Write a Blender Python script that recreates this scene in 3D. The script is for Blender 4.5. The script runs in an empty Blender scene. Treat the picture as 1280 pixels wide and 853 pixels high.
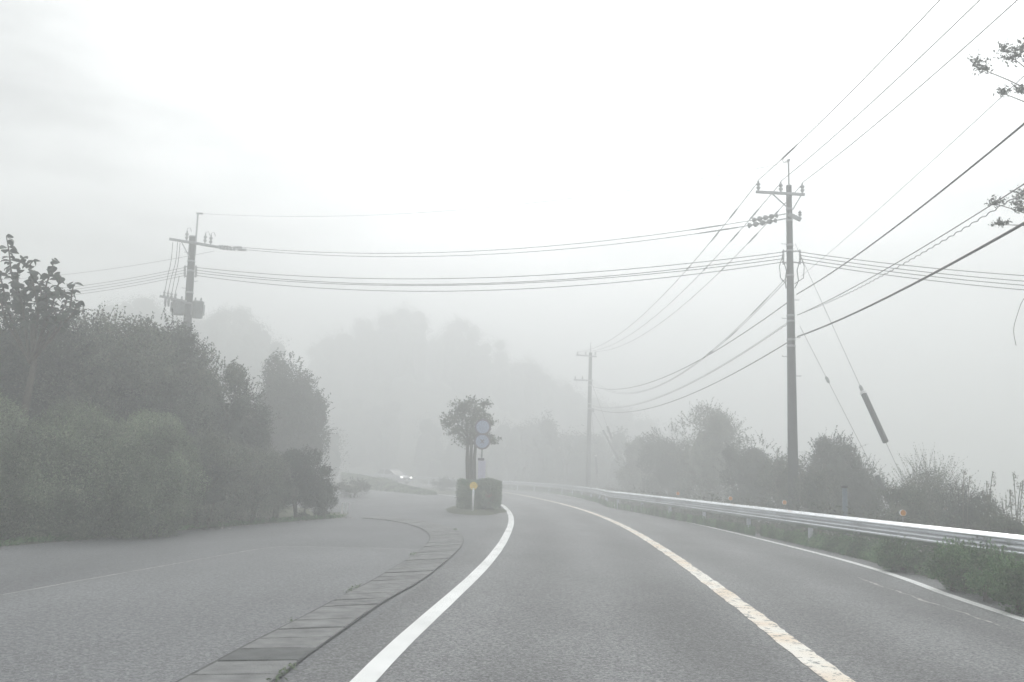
import bpy, math, random
import numpy as np
from mathutils import Vector, Matrix, noise as mnoise

S = bpy.context.scene
COL = S.collection
rng = np.random.default_rng(7)
random.seed(7)

# ------------------------------------------------------------------ camera
CAM_H = 1.42
F = 1100.0                                     # focal length in photo pixels (1280 wide)
PITCH = math.atan(165.5 / F)
ROLL = 0.033
fwd = Vector((0, math.cos(PITCH), math.sin(PITCH)))
up0 = Vector((0, -math.sin(PITCH), math.cos(PITCH)))
rt0 = Vector((1, 0, 0))
RT = math.cos(ROLL) * rt0 + math.sin(ROLL) * up0
UP = math.cos(ROLL) * up0 - math.sin(ROLL) * rt0
EYE = Vector((0, 0, CAM_H))
cam = bpy.data.cameras.new('camera')
cam.sensor_width = 36.0
cam.lens = 36.0 * F / 1280.0
cam.clip_start = 0.1
cam.clip_end = 3000
camo = bpy.data.objects.new('camera', cam)
COL.objects.link(camo)
camo.matrix_world = Matrix(((RT.x, UP.x, -fwd.x, EYE.x), (RT.y, UP.y, -fwd.y, EYE.y), (RT.z, UP.z, -fwd.z, EYE.z), (0, 0, 0, 1)))
S.camera = camo

# ------------------------------------------------------------------ sky, sun, exposure
SUN_EL = math.radians(38)
SUN_AZ = math.radians(8)                       # clockwise from +Y
W = bpy.data.worlds.new('World')
S.world = W
W.use_nodes = True
nt = W.node_tree
nt.nodes.clear()
def nd(tree, typ, **kw):
    n = tree.nodes.new(typ)
    for k, v in kw.items():
        setattr(n, k, v)
    return n
out = nd(nt, 'ShaderNodeOutputWorld')
bg = nd(nt, 'ShaderNodeBackground')
bg.inputs['Strength'].default_value = 0.1
sky = nd(nt, 'ShaderNodeTexSky', sky_type='NISHITA', sun_disc=False, sun_elevation=SUN_EL, sun_rotation=SUN_AZ)
tc = nd(nt, 'ShaderNodeTexCoord')
mp = nd(nt, 'ShaderNodeMapping')
mp.inputs['Scale'].default_value = (1.0, 1.0, 3.6)
no = nd(nt, 'ShaderNodeTexNoise')
no.inputs['Scale'].default_value = 4.6
no.inputs['Detail'].default_value = 5.0
no.inputs['Roughness'].default_value = 0.5
ramp = nd(nt, 'ShaderNodeMapRange')
ramp.inputs['From Min'].default_value = 0.32
ramp.inputs['From Max'].default_value = 0.68
ramp.inputs['To Min'].default_value = 4.4
ramp.inputs['To Max'].default_value = 13.6
sd = Vector((math.sin(SUN_AZ) * math.cos(SUN_EL), math.cos(SUN_AZ) * math.cos(SUN_EL), math.sin(SUN_EL)))
dot = nd(nt, 'ShaderNodeVectorMath', operation='DOT_PRODUCT')
dot.inputs[1].default_value = sd
glow = nd(nt, 'ShaderNodeMapRange', interpolation_type='SMOOTHSTEP')    # cloud brighter round the hidden sun
glow.inputs['From Min'].default_value = 0.78
glow.inputs['From Max'].default_value = 1.0
glow.inputs['To Min'].default_value = 0.0
glow.inputs['To Max'].default_value = 17.0
add = nd(nt, 'ShaderNodeMath', operation='ADD')
tint = nd(nt, 'ShaderNodeMix', data_type='RGBA', blend_type='MULTIPLY')
tint.inputs['Factor'].default_value = 1.0
tint.inputs['B'].default_value = (0.985, 1.0, 1.0, 1)
mx = nd(nt, 'ShaderNodeMix', data_type='RGBA')
mx.inputs['Factor'].default_value = 0.93
L = nt.links.new
L(tc.outputs['Generated'], mp.inputs['Vector'])
L(mp.outputs[0], no.inputs['Vector'])
L(no.outputs[0], ramp.inputs['Value'])
L(tc.outputs['Generated'], dot.inputs[0])
L(dot.outputs['Value'], glow.inputs['Value'])
L(ramp.outputs[0], add.inputs[0])
L(glow.outputs[0], add.inputs[1])
L(add.outputs[0], tint.inputs['A'])
L(sky.outputs[0], mx.inputs['A'])
L(tint.outputs['Result'], mx.inputs['B'])
L(mx.outputs['Result'], bg.inputs['Color'])
L(bg.outputs[0], out.inputs['Surface'])

sun = bpy.data.lights.new('sun', 'SUN')
sun.energy = 1.1
sun.angle = math.radians(14)
sun.color = (1.0, 0.97, 0.92)
suno = bpy.data.objects.new('sun', sun)
COL.objects.link(suno)
suno.rotation_mode = 'QUATERNION'
suno.rotation_quaternion = sd.to_track_quat('Z', 'Y')

S.view_settings.view_transform = 'Standard'
S.view_settings.look = 'None'
S.view_settings.exposure = 0.33
S.view_settings.gamma = 1.0
S.cycles.max_bounces = 10
S.cycles.volume_bounces = 6
S.cycles.diffuse_bounces = 3
S.cycles.glossy_bounces = 2
S.cycles.use_denoising = True
FOG_DENSITY = 0.0192

# ------------------------------------------------------------------ helpers: pixels to places
def ray(px, py):
    px, py = float(px), float(py)
    return ((px - 640) * RT + (426.5 - py) * UP + F * fwd)
def G(px, py, z=0.0):
    d = ray(px, py)
    t = float((z - CAM_H) / d.z)
    return EYE + d * t
def P(px, py, Y):
    d = ray(px, py)
    return EYE + d * float(Y / d.y)

def tag(o, label=None, cat=None, group=None, kind=None):
    if label: o['label'] = label
    if cat: o['category'] = cat
    if group: o['group'] = group
    if kind: o['kind'] = kind
    return o
def link(name, me, mat=None, parent=None):
    o = bpy.data.objects.new(name, me)
    COL.objects.link(o)
    if mat and not me.materials: me.materials.append(mat)
    if parent: o.parent = parent
    return o
def empty(name, loc=(0, 0, 0), rz=0.0):
    o = bpy.data.objects.new(name, None)
    o.empty_display_size = 0.3
    COL.objects.link(o)
    o.location = loc
    o.rotation_euler = (0, 0, rz)
    return o

class MB:
    """collects simple solids, then becomes ONE mesh"""
    def __init__(self):
        self.v, self.f = [], []
    def add(self, vs, fs):
        k = len(self.v)
        self.v += [tuple(p) for p in vs]
        self.f += [tuple(i + k for i in f) for f in fs]
        return self
    def box(self, c, s, rz=0.0, bev=0.0, M=None):
        hx, hy, hz = s[0] / 2, s[1] / 2, s[2] / 2
        b = min(bev, hx * .9, hy * .9, hz * .9)
        if b <= 0:
            vs = [Vector((x, y, z)) for x in (-hx, hx) for y in (-hy, hy) for z in (-hz, hz)]
            fs = [(0, 1, 3, 2), (4, 6, 7, 5), (0, 4, 5, 1), (2, 3, 7, 6), (0, 2, 6, 4), (1, 5, 7, 3)]
        else:
            vs, fs = [], []
            levels = [(-hz, b), (-hz + b, 0), (hz - b, 0), (hz, b)]
            for z, i in levels:
                x, y = hx - i, hy - i
                c2 = b * .7
                vs += [Vector(p) for p in ((-x + c2, -y, z), (x - c2, -y, z), (x, -y + c2, z), (x, y - c2, z), (x - c2, y, z), (-x + c2, y, z), (-x, y - c2, z), (-x, -y + c2, z))]
            for l in range(3):
                for i in range(8):
                    j = (i + 1) % 8
                    fs.append((l * 8 + i, l * 8 + j, l * 8 + 8 + j, l * 8 + 8 + i))
            fs.append(tuple(reversed(range(8))))
            fs.append(tuple(range(24, 32)))
        R = M if M is not None else Matrix.Rotation(rz, 3, 'Z')
        c = Vector(c)
        return self.add([R @ p + c for p in vs], fs)
    def tube(self, pts, rad, n=8, caps=True):
        pts = [Vector(p) for p in pts]
        rad = [float(rad)] * len(pts) if not hasattr(rad, '__len__') else [float(x) for x in rad]
        vs, fs = [], []
        a = None
        for i, p in enumerate(pts):
            t = (pts[min(i + 1, len(pts) - 1)] - pts[max(i - 1, 0)])
            t = t.normalized() if t.length > 1e-9 else Vector((0, 0, 1))
            if a is None:
                a = t.orthogonal().normalized()
            else:
                a = (a - a.dot(t) * t)
                a = a.normalized() if a.length > 1e-6 else t.orthogonal().normalized()
            b = t.cross(a)
            for k in range(n):
                w = 2 * math.pi * k / n
                vs.append(p + rad[i] * (math.cos(w) * a + math.sin(w) * b))
        for i in range(len(pts) - 1):
            for k in range(n):
                j = (k + 1) % n
                fs.append((i * n + k, i * n + j, i * n + n + j, i * n + n + k))
        if caps:
            fs.append(tuple(reversed(range(n))))
            fs.append(tuple(range((len(pts) - 1) * n, len(pts) * n)))
        return self.add(vs, fs)
    def build(self, name, mat, parent=None, smooth=False):
        me = bpy.data.meshes.new(name)
        me.from_pydata(self.v, [], self.f)
        me.update()
        if smooth:
            me.shade_smooth()
        return link(name, me, mat, parent)

# ------------------------------------------------------------------ materials
def mat(name, col, rough=0.7, metal=0.0, nscale=None, namt=0.25, bump=0.0, bscale=40.0, spec=0.5, emit=None):
    m = bpy.data.materials.new(name)
    m.use_nodes = True
    t = m.node_tree
    b = t.nodes['Principled BSDF']
    b.inputs['Base Color'].default_value = (*col, 1)
    b.inputs['Roughness'].default_value = rough
    b.inputs['Metallic'].default_value = metal
    b.inputs['Specular IOR Level'].default_value = spec
    if emit:
        b.inputs['Emission Color'].default_value = (*emit[0], 1)
        b.inputs['Emission Strength'].default_value = emit[1]
    if nscale or bump:
        g = nd(t, 'ShaderNodeNewGeometry')
    if nscale:
        n = nd(t, 'ShaderNodeTexNoise')
        n.inputs['Scale'].default_value = nscale
        n.inputs['Detail'].default_value = 6
        r = nd(t, 'ShaderNodeMapRange')
        r.inputs['From Min'].default_value = .3
        r.inputs['From Max'].default_value = .7
        r.inputs['To Min'].default_value = 1 - namt
        r.inputs['To Max'].default_value = 1 + namt
        mm = nd(t, 'ShaderNodeMix', data_type='RGBA', blend_type='MULTIPLY')
        mm.inputs['Factor'].default_value = 1
        mm.inputs['A'].default_value = (*col, 1)
        t.links.new(g.outputs['Position'], n.inputs['Vector'])
        t.links.new(n.outputs[0], r.inputs['Value'])
        t.links.new(r.outputs[0], mm.inputs['B'])
        t.links.new(mm.outputs['Result'], b.inputs['Base Color'])
    if bump:
        n2 = nd(t, 'ShaderNodeTexNoise')
        n2.inputs['Scale'].default_value = bscale
        n2.inputs['Detail'].default_value = 4
        bp = nd(t, 'ShaderNodeBump')
        bp.inputs['Strength'].default_value = bump
        bp.inputs['Distance'].default_value = 0.02
        t.links.new(g.outputs['Position'], n2.inputs['Vector'])
        t.links.new(n2.outputs[0], bp.inputs['Height'])
        t.links.new(bp.outputs[0], b.inputs['Normal'])
    return m

def asphalt(name, c0, c1, tracks=False, seed=0.0, stain=0.25):
    m = bpy.data.materials.new(name)
    m.use_nodes = True
    t = m.node_tree
    b = t.nodes['Principled BSDF']
    b.inputs['Roughness'].default_value = 0.72
    g = nd(t, 'ShaderNodeNewGeometry')
    v = nd(t, 'ShaderNodeTexVoronoi')
    v.inputs['Scale'].default_value = 70
    agg = nd(t, 'ShaderNodeMix', data_type='RGBA')
    agg.inputs['A'].default_value = (*c0, 1)
    agg.inputs['B'].default_value = (*c1, 1)
    pw = nd(t, 'ShaderNodeSeparateColor')
    big = nd(t, 'ShaderNodeTexNoise')
    big.inputs['Scale'].default_value = .45
    big.inputs['Detail'].default_value = 7
    big.inputs['Roughness'].default_value = .6
    mpn = nd(t, 'ShaderNodeMapping')
    mpn.inputs['Location'].default_value = (seed, seed, 0)
    mpn.inputs['Scale'].default_value = (1.3, .5, 1)
    mr = nd(t, 'ShaderNodeMapRange')
    mr.inputs['From Min'].default_value = .3
    mr.inputs['From Max'].default_value = .7
    mr.inputs['To Min'].default_value = 1 - stain
    mr.inputs['To Max'].default_value = 1 + stain
    fine = nd(t, 'ShaderNodeTexNoise')
    fine.inputs['Scale'].default_value = 22
    fine.inputs['Detail'].default_value = 5
    mf = nd(t, 'ShaderNodeMapRange')
    mf.inputs['From Min'].default_value = .3
    mf.inputs['From Max'].default_value = .7
    mf.inputs['To Min'].default_value = .72
    mf.inputs['To Max'].default_value = 1.3
    mul = nd(t, 'ShaderNodeMath', operation='MULTIPLY')
    fin = nd(t, 'ShaderNodeMix', data_type='RGBA', blend_type='MULTIPLY')
    fin.inputs['Factor'].default_value = 1
    bp = nd(t, 'ShaderNodeBump')
    bp.inputs['Strength'].default_value = .9
    bp.inputs['Distance'].default_value = .006
    K = t.links.new
    K(g.outputs['Position'], v.inputs['Vector'])
    K(g.outputs['Position'], mpn.inputs['Vector'])
    K(mpn.outputs[0], big.inputs['Vector'])
    K(g.outputs['Position'], fine.inputs['Vector'])
    K(v.outputs['Color'], pw.inputs['Color'])
    K(pw.outputs[0], agg.inputs['Factor'])
    if tracks:
        at = nd(t, 'ShaderNodeAttribute', attribute_name='lateral')
        wv = nd(t, 'ShaderNodeMath', operation='MULTIPLY'); wv.inputs[1].default_value = 2 * math.pi / 1.55
        cs = nd(t, 'ShaderNodeMath', operation='COSINE')
        tm = nd(t, 'ShaderNodeMath', operation='MULTIPLY_ADD'); tm.inputs[1].default_value = .13; tm.inputs[2].default_value = 1.0
        big2 = nd(t, 'ShaderNodeMath', operation='MULTIPLY')
        K(at.outputs['Fac'], wv.inputs[0]); K(wv.outputs[0], cs.inputs[0]); K(cs.outputs[0], tm.inputs[0])
    K(big.outputs[0], mr.inputs['Value'])
    K(fine.outputs[0], mf.inputs['Value'])
    if tracks:
        K(mr.outputs[0], big2.inputs[0]); K(tm.outputs[0], big2.inputs[1]); K(big2.outputs[0], mul.inputs[0])
    else:
        K(mr.outputs[0], mul.inputs[0])
    K(mf.outputs[0], mul.inputs[1])
    K(agg.outputs['Result'], fin.inputs['A'])
    K(mul.outputs[0], fin.inputs['B'])
    K(fin.outputs['Result'], b.inputs['Base Color'])
    K(v.outputs['Distance'], bp.inputs['Height'])
    K(bp.outputs[0], b.inputs['Normal'])
    return m

def paint(name, a, bcol, under=(.14, .14, .135), wear=.42, orange=None):
    m = bpy.data.materials.new(name)
    m.use_nodes = True
    t = m.node_tree
    b = t.nodes['Principled BSDF']
    b.inputs['Roughness'].default_value = .6
    g = nd(t, 'ShaderNodeNewGeometry')
    n1 = nd(t, 'ShaderNodeTexNoise'); n1.inputs['Scale'].default_value = 9; n1.inputs['Detail'].default_value = 8; n1.inputs['Roughness'].default_value = .7
    r1 = nd(t, 'ShaderNodeMapRange'); r1.inputs['From Min'].default_value = wear - .04; r1.inputs['From Max'].default_value = wear + .03
    n2 = nd(t, 'ShaderNodeTexNoise'); n2.inputs['Scale'].default_value = 1.1; n2.inputs['Detail'].default_value = 4
    r2 = nd(t, 'ShaderNodeMapRange'); r2.inputs['From Min'].default_value = .4; r2.inputs['From Max'].default_value = .62
    c = nd(t, 'ShaderNodeMix', data_type='RGBA'); c.inputs['A'].default_value = (*a, 1); c.inputs['B'].default_value = (*bcol, 1)
    d = nd(t, 'ShaderNodeMix', data_type='RGBA'); d.inputs['A'].default_value = (*under, 1)
    K = t.links.new
    K(g.outputs['Position'], n1.inputs['Vector']); K(g.outputs['Position'], n2.inputs['Vector'])
    K(n1.outputs[0], r1.inputs['Value']); K(n2.outputs[0], r2.inputs['Value'])
    K(r2.outputs[0], c.inputs['Factor']); K(c.outputs['Result'], d.inputs['B']); K(r1.outputs[0], d.inputs['Factor'])
    K(d.outputs['Result'], b.inputs['Base Color'])
    return m

def leafmat(name, cols, trans=.25, rough=.55):
    m = bpy.data.materials.new(name)
    m.use_nodes = True
    t = m.node_tree
    b = t.nodes['Principled BSDF']
    b.inputs['Roughness'].default_value = rough
    b.inputs['Specular IOR Level'].default_value = .35
    g = nd(t, 'ShaderNodeNewGeometry')
    r = nd(t, 'ShaderNodeValToRGB')
    e = r.color_ramp.elements
    cols = [(a_ * .97, b_, c_ * 1.3) for a_, b_, c_ in cols]
    e[0].color = (*cols[0], 1); e[1].color = (*cols[-1], 1)
    for i, c in enumerate(cols[1:-1]):
        x = e.new((i + 1) / (len(cols) - 1)); x.color = (*c, 1)
    tr = nd(t, 'ShaderNodeBsdfTranslucent')
    mixs = nd(t, 'ShaderNodeMixShader'); mixs.inputs[0].default_value = trans
    K = t.links.new
    K(g.outputs['Random Per Island'], r.inputs[0])
    cn = nd(t, 'ShaderNodeTexNoise'); cn.inputs['Scale'].default_value = 1.5; cn.inputs['Detail'].default_value = 3
    cm = nd(t, 'ShaderNodeMapRange'); cm.inputs['From Min'].default_value = .36; cm.inputs['From Max'].default_value = .64
    cm.inputs['To Min'].default_value = .62; cm.inputs['To Max'].default_value = 1.45
    cx = nd(t, 'ShaderNodeMix', data_type='RGBA', blend_type='MULTIPLY'); cx.inputs['Factor'].default_value = 1
    K(g.outputs['Position'], cn.inputs['Vector']); K(cn.outputs[0], cm.inputs['Value']); K(cm.outputs[0], cx.inputs['B']); K(r.outputs[0], cx.inputs['A'])
    K(cx.outputs['Result'], b.inputs['Base Color']); K(cx.outputs['Result'], tr.inputs['Color'])
    K(b.outputs[0], mixs.inputs[1]); K(tr.outputs[0], mixs.inputs[2])
    K(mixs.outputs[0], t.nodes['Material Output'].inputs['Surface'])
    return m

M_ROAD = asphalt('road asphalt', (.064, .067, .071), (.26, .263, .267), seed=3, stain=.26, tracks=True)
M_LOT = asphalt('lay-by asphalt', (.085, .089, .095), (.215, .22, .228), seed=11, stain=.2)
M_PATCH = asphalt('lay-by patched asphalt', (.105, .109, .115), (.245, .25, .258), seed=23, stain=.15)
M_WHITE = paint('white line paint', (.88, .89, .88), (.74, .75, .74), wear=.33)
M_ORANGE = paint('worn centre line paint', (.86, .83, .76), (.80, .68, .54), wear=.43)
M_CONC = mat('gutter cover concrete', (.21, .212, .212), .85, nscale=5, namt=.28, bump=.5, bscale=60)
M_CONC_M = mat('weathered cover concrete', (.175, .177, .177), .85, nscale=7, namt=.3, bump=.5, bscale=60)
M_CONC_D = mat('stained cover concrete', (.11, .115, .115), .8, nscale=5, namt=.3, bump=.5, bscale=60)
M_JOINT = mat('gutter joint grime', (.085, .087, .087), .95, nscale=8, namt=.4)
M_SEAM_HILITE = mat('painted seam highlight', (.33, .33, .32), .7, nscale=4, namt=.5)  # pale colour stands in for light caught on the raised seam edge
M_SEAL = mat('filled road crack', (.42, .41, .39), .8, nscale=6, namt=.35)
M_SOIL = mat('soil and grass', (.075, .085, .045), .95, nscale=.8, namt=.4, bump=.8, bscale=6)
M_POLE = mat('pole concrete', (.05, .053, .057), .85, nscale=3, namt=.12, bump=.2, bscale=30)
M_STEEL = mat('galvanised steel', (.33, .34, .35), .5, .7, nscale=8, namt=.12)
M_RAIL = mat('galvanised guard rail', (.70, .72, .75), .27, 1.0, nscale=2.0, namt=.08)
M_RAILPOST = mat('guard rail post', (.5, .53, .58), .5, .4, nscale=8, namt=.1)
M_CERAM = mat('insulator ceramic', (.30, .31, .32), .35)
M_WIRE = mat('weathered black cable', (.05, .05, .052), .6)
M_WIREG = mat('bare grey wire', (.22, .22, .225), .5, .3)
M_XFMR = mat('transformer grey paint', (.28, .29, .3), .5, nscale=5, namt=.1)
M_GUARD = mat('dark guy wire guard', (.075, .08, .085), .6)
M_BARK = mat('bark', (.085, .075, .06), .95, nscale=9, namt=.4, bump=.8, bscale=18)
M_ORANGER = mat('orange reflector', (.62, .28, .05), .4, emit=None)
M_YELLOW = mat('yellow reflector', (.85, .60, .03), .35)
M_WPLASTIC = mat('white plastic', (.78, .78, .79), .4)
M_BLUEG = mat('blue grey marker post', (.13, .17, .21), .6)
M_DARK = mat('dark plastic', (.03, .03, .032), .5)
M_SIGNF = mat('faded blue sign face', (.31, .36, .50), .35)
M_SIGNR = mat('sign rim', (.12, .09, .14), .4)
M_SIGNP = mat('pale lilac panel', (.62, .60, .74), .45)
LEAF_HEDGE = leafmat('hedge leaves', [(.09, .11, .06), (.15, .19, .09), (.21, .26, .13), (.30, .31, .18)])
LEAF_DARK = leafmat('dark evergreen leaves', [(.025, .036, .022), (.04, .052, .03), (.06, .075, .04)])
LEAF_MID = leafmat('mid green leaves', [(.055, .07, .042), (.085, .105, .058), (.12, .138, .075), (.16, .15, .09)])
LEAF_DRY = leafmat('dry autumn leaves', [(.09, .085, .055), (.13, .12, .07), (.16, .13, .08)])
LEAF_FRESH = leafmat('fresh weed leaves', [(.05, .11, .035), (.09, .18, .055), (.13, .23, .075), (.17, .22, .09)], .35)
LEAF_BIG = leafmat('large broad leaves', [(.05, .065, .04), (.07, .085, .05)], .3)
LEAF_LITTER = leafmat('fallen leaves', [(.22, .19, .12), (.38, .34, .26), (.16, .13, .07)], .1)
LEAF_RED = leafmat('reddish leaves', [(.22, .05, .04), (.3, .09, .06)], .3)
M_CARPAINT = mat('silver car paint', (.45, .46, .52), .3, .1)
M_GLASS = mat('car glass', (.04, .045, .05), .3, spec=.5)
M_TYRE = mat('tyre rubber', (.02, .02, .02), .8)
M_LAMP = mat('lit headlight', (.9, .9, .9), .2, emit=((1, .98, .93), 5))

# ------------------------------------------------------------------ the road's plan, from points on the ground
def pl(pts, z=0.0):
    return [G(x, y, z) for x, y in pts]
line_left_px = [(453, 853), (490, 815), (524, 783), (561, 750), (592, 722), (619, 693), (634, 669), (640, 652), (637, 640), (626, 629.5)]
line_mid_px = [(1049, 853), (1019, 826.6), (980, 799), (947, 772), (911, 745), (872, 718), (845, 697), (815, 679), (797, 668), (771, 654), (747, 643), (718, 634.5), (700, 630), (678, 624.5), (655, 619.5), (636, 616)]
line_right_px = [(1280, 770), (1198, 750), (1135, 724.6), (1071.6, 705), (1017, 690.6), (954, 675), (881, 657.6), (809, 641.7), (768, 631.7), (727, 623.6), (700, 619), (665, 613), (640, 609.5)]
def smooth_poly(pts, it=2):
    pts = [Vector(p) for p in pts]
    for _ in range(it):
        q = [pts[0]]
        for a, b in zip(pts[:-1], pts[1:]):
            q.append(a * .75 + b * .25); q.append(a * .25 + b * .75)
        q.append(pts[-1])
        pts = q
    return pts
def resample(pts, step):
    d = [0]
    for a, b in zip(pts[:-1], pts[1:]): d.append(d[-1] + (b - a).length)
    n = max(2, int(d[-1] / step) + 1)
    res, j = [], 0
    for i in range(n):
        s = d[-1] * i / (n - 1)
        while j < len(d) - 2 and d[j + 1] < s: j += 1
        w = (s - d[j]) / max(1e-9, d[j + 1] - d[j])
        res.append(pts[j].lerp(pts[j + 1], min(1, max(0, w))))
    return res
def polyfit_curve(pts, deg=4):
    """lateral position as a smooth function of distance, which evens out reading errors"""
    y = np.array([p.y for p in pts]); x = np.array([p.x for p in pts])
    w = 1 / (1 + y / 15)
    return np.polyfit(y, x, deg, w=w)
LM = pl(line_mid_px)
c_mid = polyfit_curve(LM, 4)
def mid_x(y):
    y = np.asarray(y, float)
    return np.polyval(c_mid, y)
# centre line: behind the camera straight on, in view the fit, beyond it a steady left-hand arc
mid = []
y0, y1 = 5.0, LM[-1].y * .93
x0 = float(mid_x(y0)); s0 = float((mid_x(y0 + .5) - x0) / .5)
for y in np.arange(-45, y0, 2.5): mid.append(Vector((x0 + s0 * (y - y0), y, 0)))
for y in np.arange(y0, y1, 1.5): mid.append(Vector((float(mid_x(y)), y, 0)))
p = mid[-1].copy(); hd = (mid[-1] - mid[-2]).normalized()
ang = math.atan2(hd.y, hd.x)
target = Vector((-14.5, 97, 0))
for k in range(45):
    want = math.atan2(target.y - p.y, target.x - p.x) if k < 14 else ang + .035
    dv = max(-.045, min(.045, want - ang + .01))
    ang += dv if k < 14 else .022
    p = p + Vector((math.cos(ang), math.sin(ang), 0)) * 2.5
    mid.append(p.copy())
mid = resample(smooth_poly(mid, 1), 1.2)
def normals(pts):
    ns = []
    for i in range(len(pts)):
        t = (pts[min(i + 1, len(pts) - 1)] - pts[max(i - 1, 0)]).normalized()
        ns.append(Vector((t.y, -t.x, 0)))          # to the right of travel
    return ns
mid_n = normals(mid)
def offset(pts, ns, o, z=0.0):
    return [Vector((p.x + n.x * o, p.y + n.y * o, z)) for p, n in zip(pts, ns)]
LANE = 3.1
def ribbon(name, a, b, m, kind='structure', under=.02, subdiv=1):
    """a sheet with a little thickness between two polylines of equal length"""
    vs, fs = [], []
    n = len(a)
    for p, q in zip(a, b):
        for k in range(subdiv + 1):
            vs.append(Vector(p).lerp(Vector(q), k / subdiv))
    w = subdiv + 1
    for i in range(n - 1):
        for k in range(subdiv):
            j = i * w + k
            fs.append((j, j + 1, j + w + 1, j + w))
    o = MB().add(vs, fs).build(name, m)
    if kind: tag(o, kind=kind)
    return o

road_l = offset(mid, mid_n, -LANE - .75, 0)
road_r = offset(mid, mid_n, LANE + .65, 0)
road = ribbon('road', road_l, road_r, M_ROAD, subdiv=12)
at_ = road.data.attributes.new('lateral', 'FLOAT', 'POINT')
wid = 2 * LANE + 1.4
at_.data.foreach_set('value', [(i % 13) / 12 * wid - LANE - .75 for i in range(len(road.data.vertices))])

def marking(name, pts, w, m, z=.004, jag=0.0, label=None, step=.5):
    pts = resample(smooth_poly(pts, 2), step)
    ns = normals(pts)
    a, b = [], []
    for i, (p, n) in enumerate(zip(pts, ns)):
        w1 = w / 2 + jag * (mnoise.noise(Vector((i * .31, 1.7, 0))) + .5 * mnoise.noise(Vector((i * 1.3, 4.7, 0))))
        w2 = w / 2 + jag * (mnoise.noise(Vector((i * .37, 9.7, 0))) + .5 * mnoise.noise(Vector((i * 1.5, 3.7, 0))))
        a.append(Vector((p.x - n.x * w1, p.y - n.y * w1, z))); b.append(Vector((p.x + n.x * w2, p.y + n.y * w2, z)))
    return ribbon(name, a, b, m)
LL = pl(line_left_px)
back = [LL[0] + (LL[0] - LL[1]).normalized() * k for k in (40, 20, 8)]
hd = (LL[-1] - LL[-2]).normalized()
ahead = [LL[-1] + Vector((-1.4, 5.6, 0)), LL[-1] + Vector((-4.0, 13, 0)), LL[-1] + Vector((-8.3, 24, 0))]
marking('white_edge_line', back + LL + ahead, .17, M_WHITE, jag=.006)
mid_view = [p for p in mid if p.y < 110]
marking('centre_line', mid_view, .215, M_ORANGE, jag=.026, step=.12)
LR = pl(line_right_px)
backR = [Vector((x0 + s0 * (y - y0) + LANE, y, 0)) for y in (-45, -20, 0)]
endR = offset(mid, mid_n, LANE, 0)
tailR = [p for p in endR if LR[-1].y + 4 < p.y < 125][::4]
marking('white_edge_line', backR + LR[1:-1] + tailR, .15, M_WHITE, jag=.005)

# ------------------------------------------------------------------ terrain
cap = [(Vector((-5, -40)), Vector((-3.5, 12)), 7.2), (Vector((-2, 12)), Vector((-1.5, 30)), 3.6), (Vector((-2.5, 33)), Vector((-12, 56)), 4.6), (Vector((-12, 56)), Vector((-24, 62)), 4.0), (Vector((-4, 20)), Vector((-3, 27)), 3.0), (Vector((4, 0)), Vector((2, 50)), 5.5), (Vector((-8, 60)), Vector((-13, 100)), 6.5)]
mid_arr = np.array([(p.x, p.y) for p in mid[::3]])
def seg_dist(x, y, a, b):
    ax, ay = a; bx, by = b
    dx, dy = bx - ax, by - ay
    t = np.clip(((x - ax) * dx + (y - ay) * dy) / (dx * dx + dy * dy), 0, 1)
    return np.hypot(x - ax - t * dx, y - ay - t * dy)
def height(x, y):
    x = np.atleast_1d(np.asarray(x, float)); y = np.atleast_1d(np.asarray(y, float))
    dr = np.full(x.shape, 1e9); side = np.zeros(x.shape)
    for i in range(len(mid_arr) - 1):
        a, b = mid_arr[i], mid_arr[i + 1]
        dd = seg_dist(x, y, a, b)
        cr = (b[0] - a[0]) * (y - a[1]) - (b[1] - a[1]) * (x - a[0])
        upd = dd < dr
        side = np.where(upd, np.sign(-cr), side)
        dr = np.where(upd, dd, dr)
    d = dr - 4.6
    for a, b, r in cap:
        dl = seg_dist(x, y, a, b) - r
        d = np.where(side < 0, np.minimum(d, dl), d)
    d = np.maximum(d, 0)
    left = np.minimum(np.maximum(d - .6, 0) * .28, 1.4 + .09 * d) + 13 * np.exp(-(((x + 36) / 24) ** 2 + ((y - 114) / 26) ** 2)) + 16 * np.exp(-(((x + 20) / 28) ** 2 + ((y - 142) / 22) ** 2)) * np.clip(d / 12, 0, 1)
    left = left + 4 * (1 - np.exp(-np.maximum(d - 20, 0) / 60))
    left = np.where(d > 0, left, 0)
    left = left * np.clip(d / 2.5, 0, 1)
    right = -np.minimum(np.maximum(d - 1.5, 0) * .30, 7.0) + 23 * np.exp(-(((x + 12) / 32) ** 2 + ((y - 142) / 22) ** 2)) * np.clip(d / 14, 0, 1)
    h = np.where(side < 0, left, right)
    bump = .06 * np.sin(x * 1.7 + y * .6) * np.sin(y * 1.3 - x * .4) * np.clip(d, 0, 1)
    return h + bump
def hz(x, y): return float(height(x, y)[0])
def warp(n, lim, pw):
    t = np.linspace(-1, 1, n)
    return np.sign(t) * (np.abs(t) ** pw) * lim
xs = warp(181, 380, 2.2)
ys = 25 + warp(181, 380, 2.0)
X, Y = np.meshgrid(xs, ys)
Z = height(X.ravel(), Y.ravel()) - .03
me = bpy.data.meshes.new('ground')
nx = len(xs)
idx = np.arange((nx - 1) * (len(ys) - 1))
r_, c_ = idx // (nx - 1), idx % (nx - 1)
k0 = r_ * nx + c_
quads = np.stack([k0, k0 + 1, k0 + nx + 1, k0 + nx], 1)
me.from_pydata(np.stack([X.ravel(), Y.ravel(), Z], 1).tolist(), [], quads.tolist())
me.shade_smooth()
tag(link('ground', me, M_SOIL), kind='structure')

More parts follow.
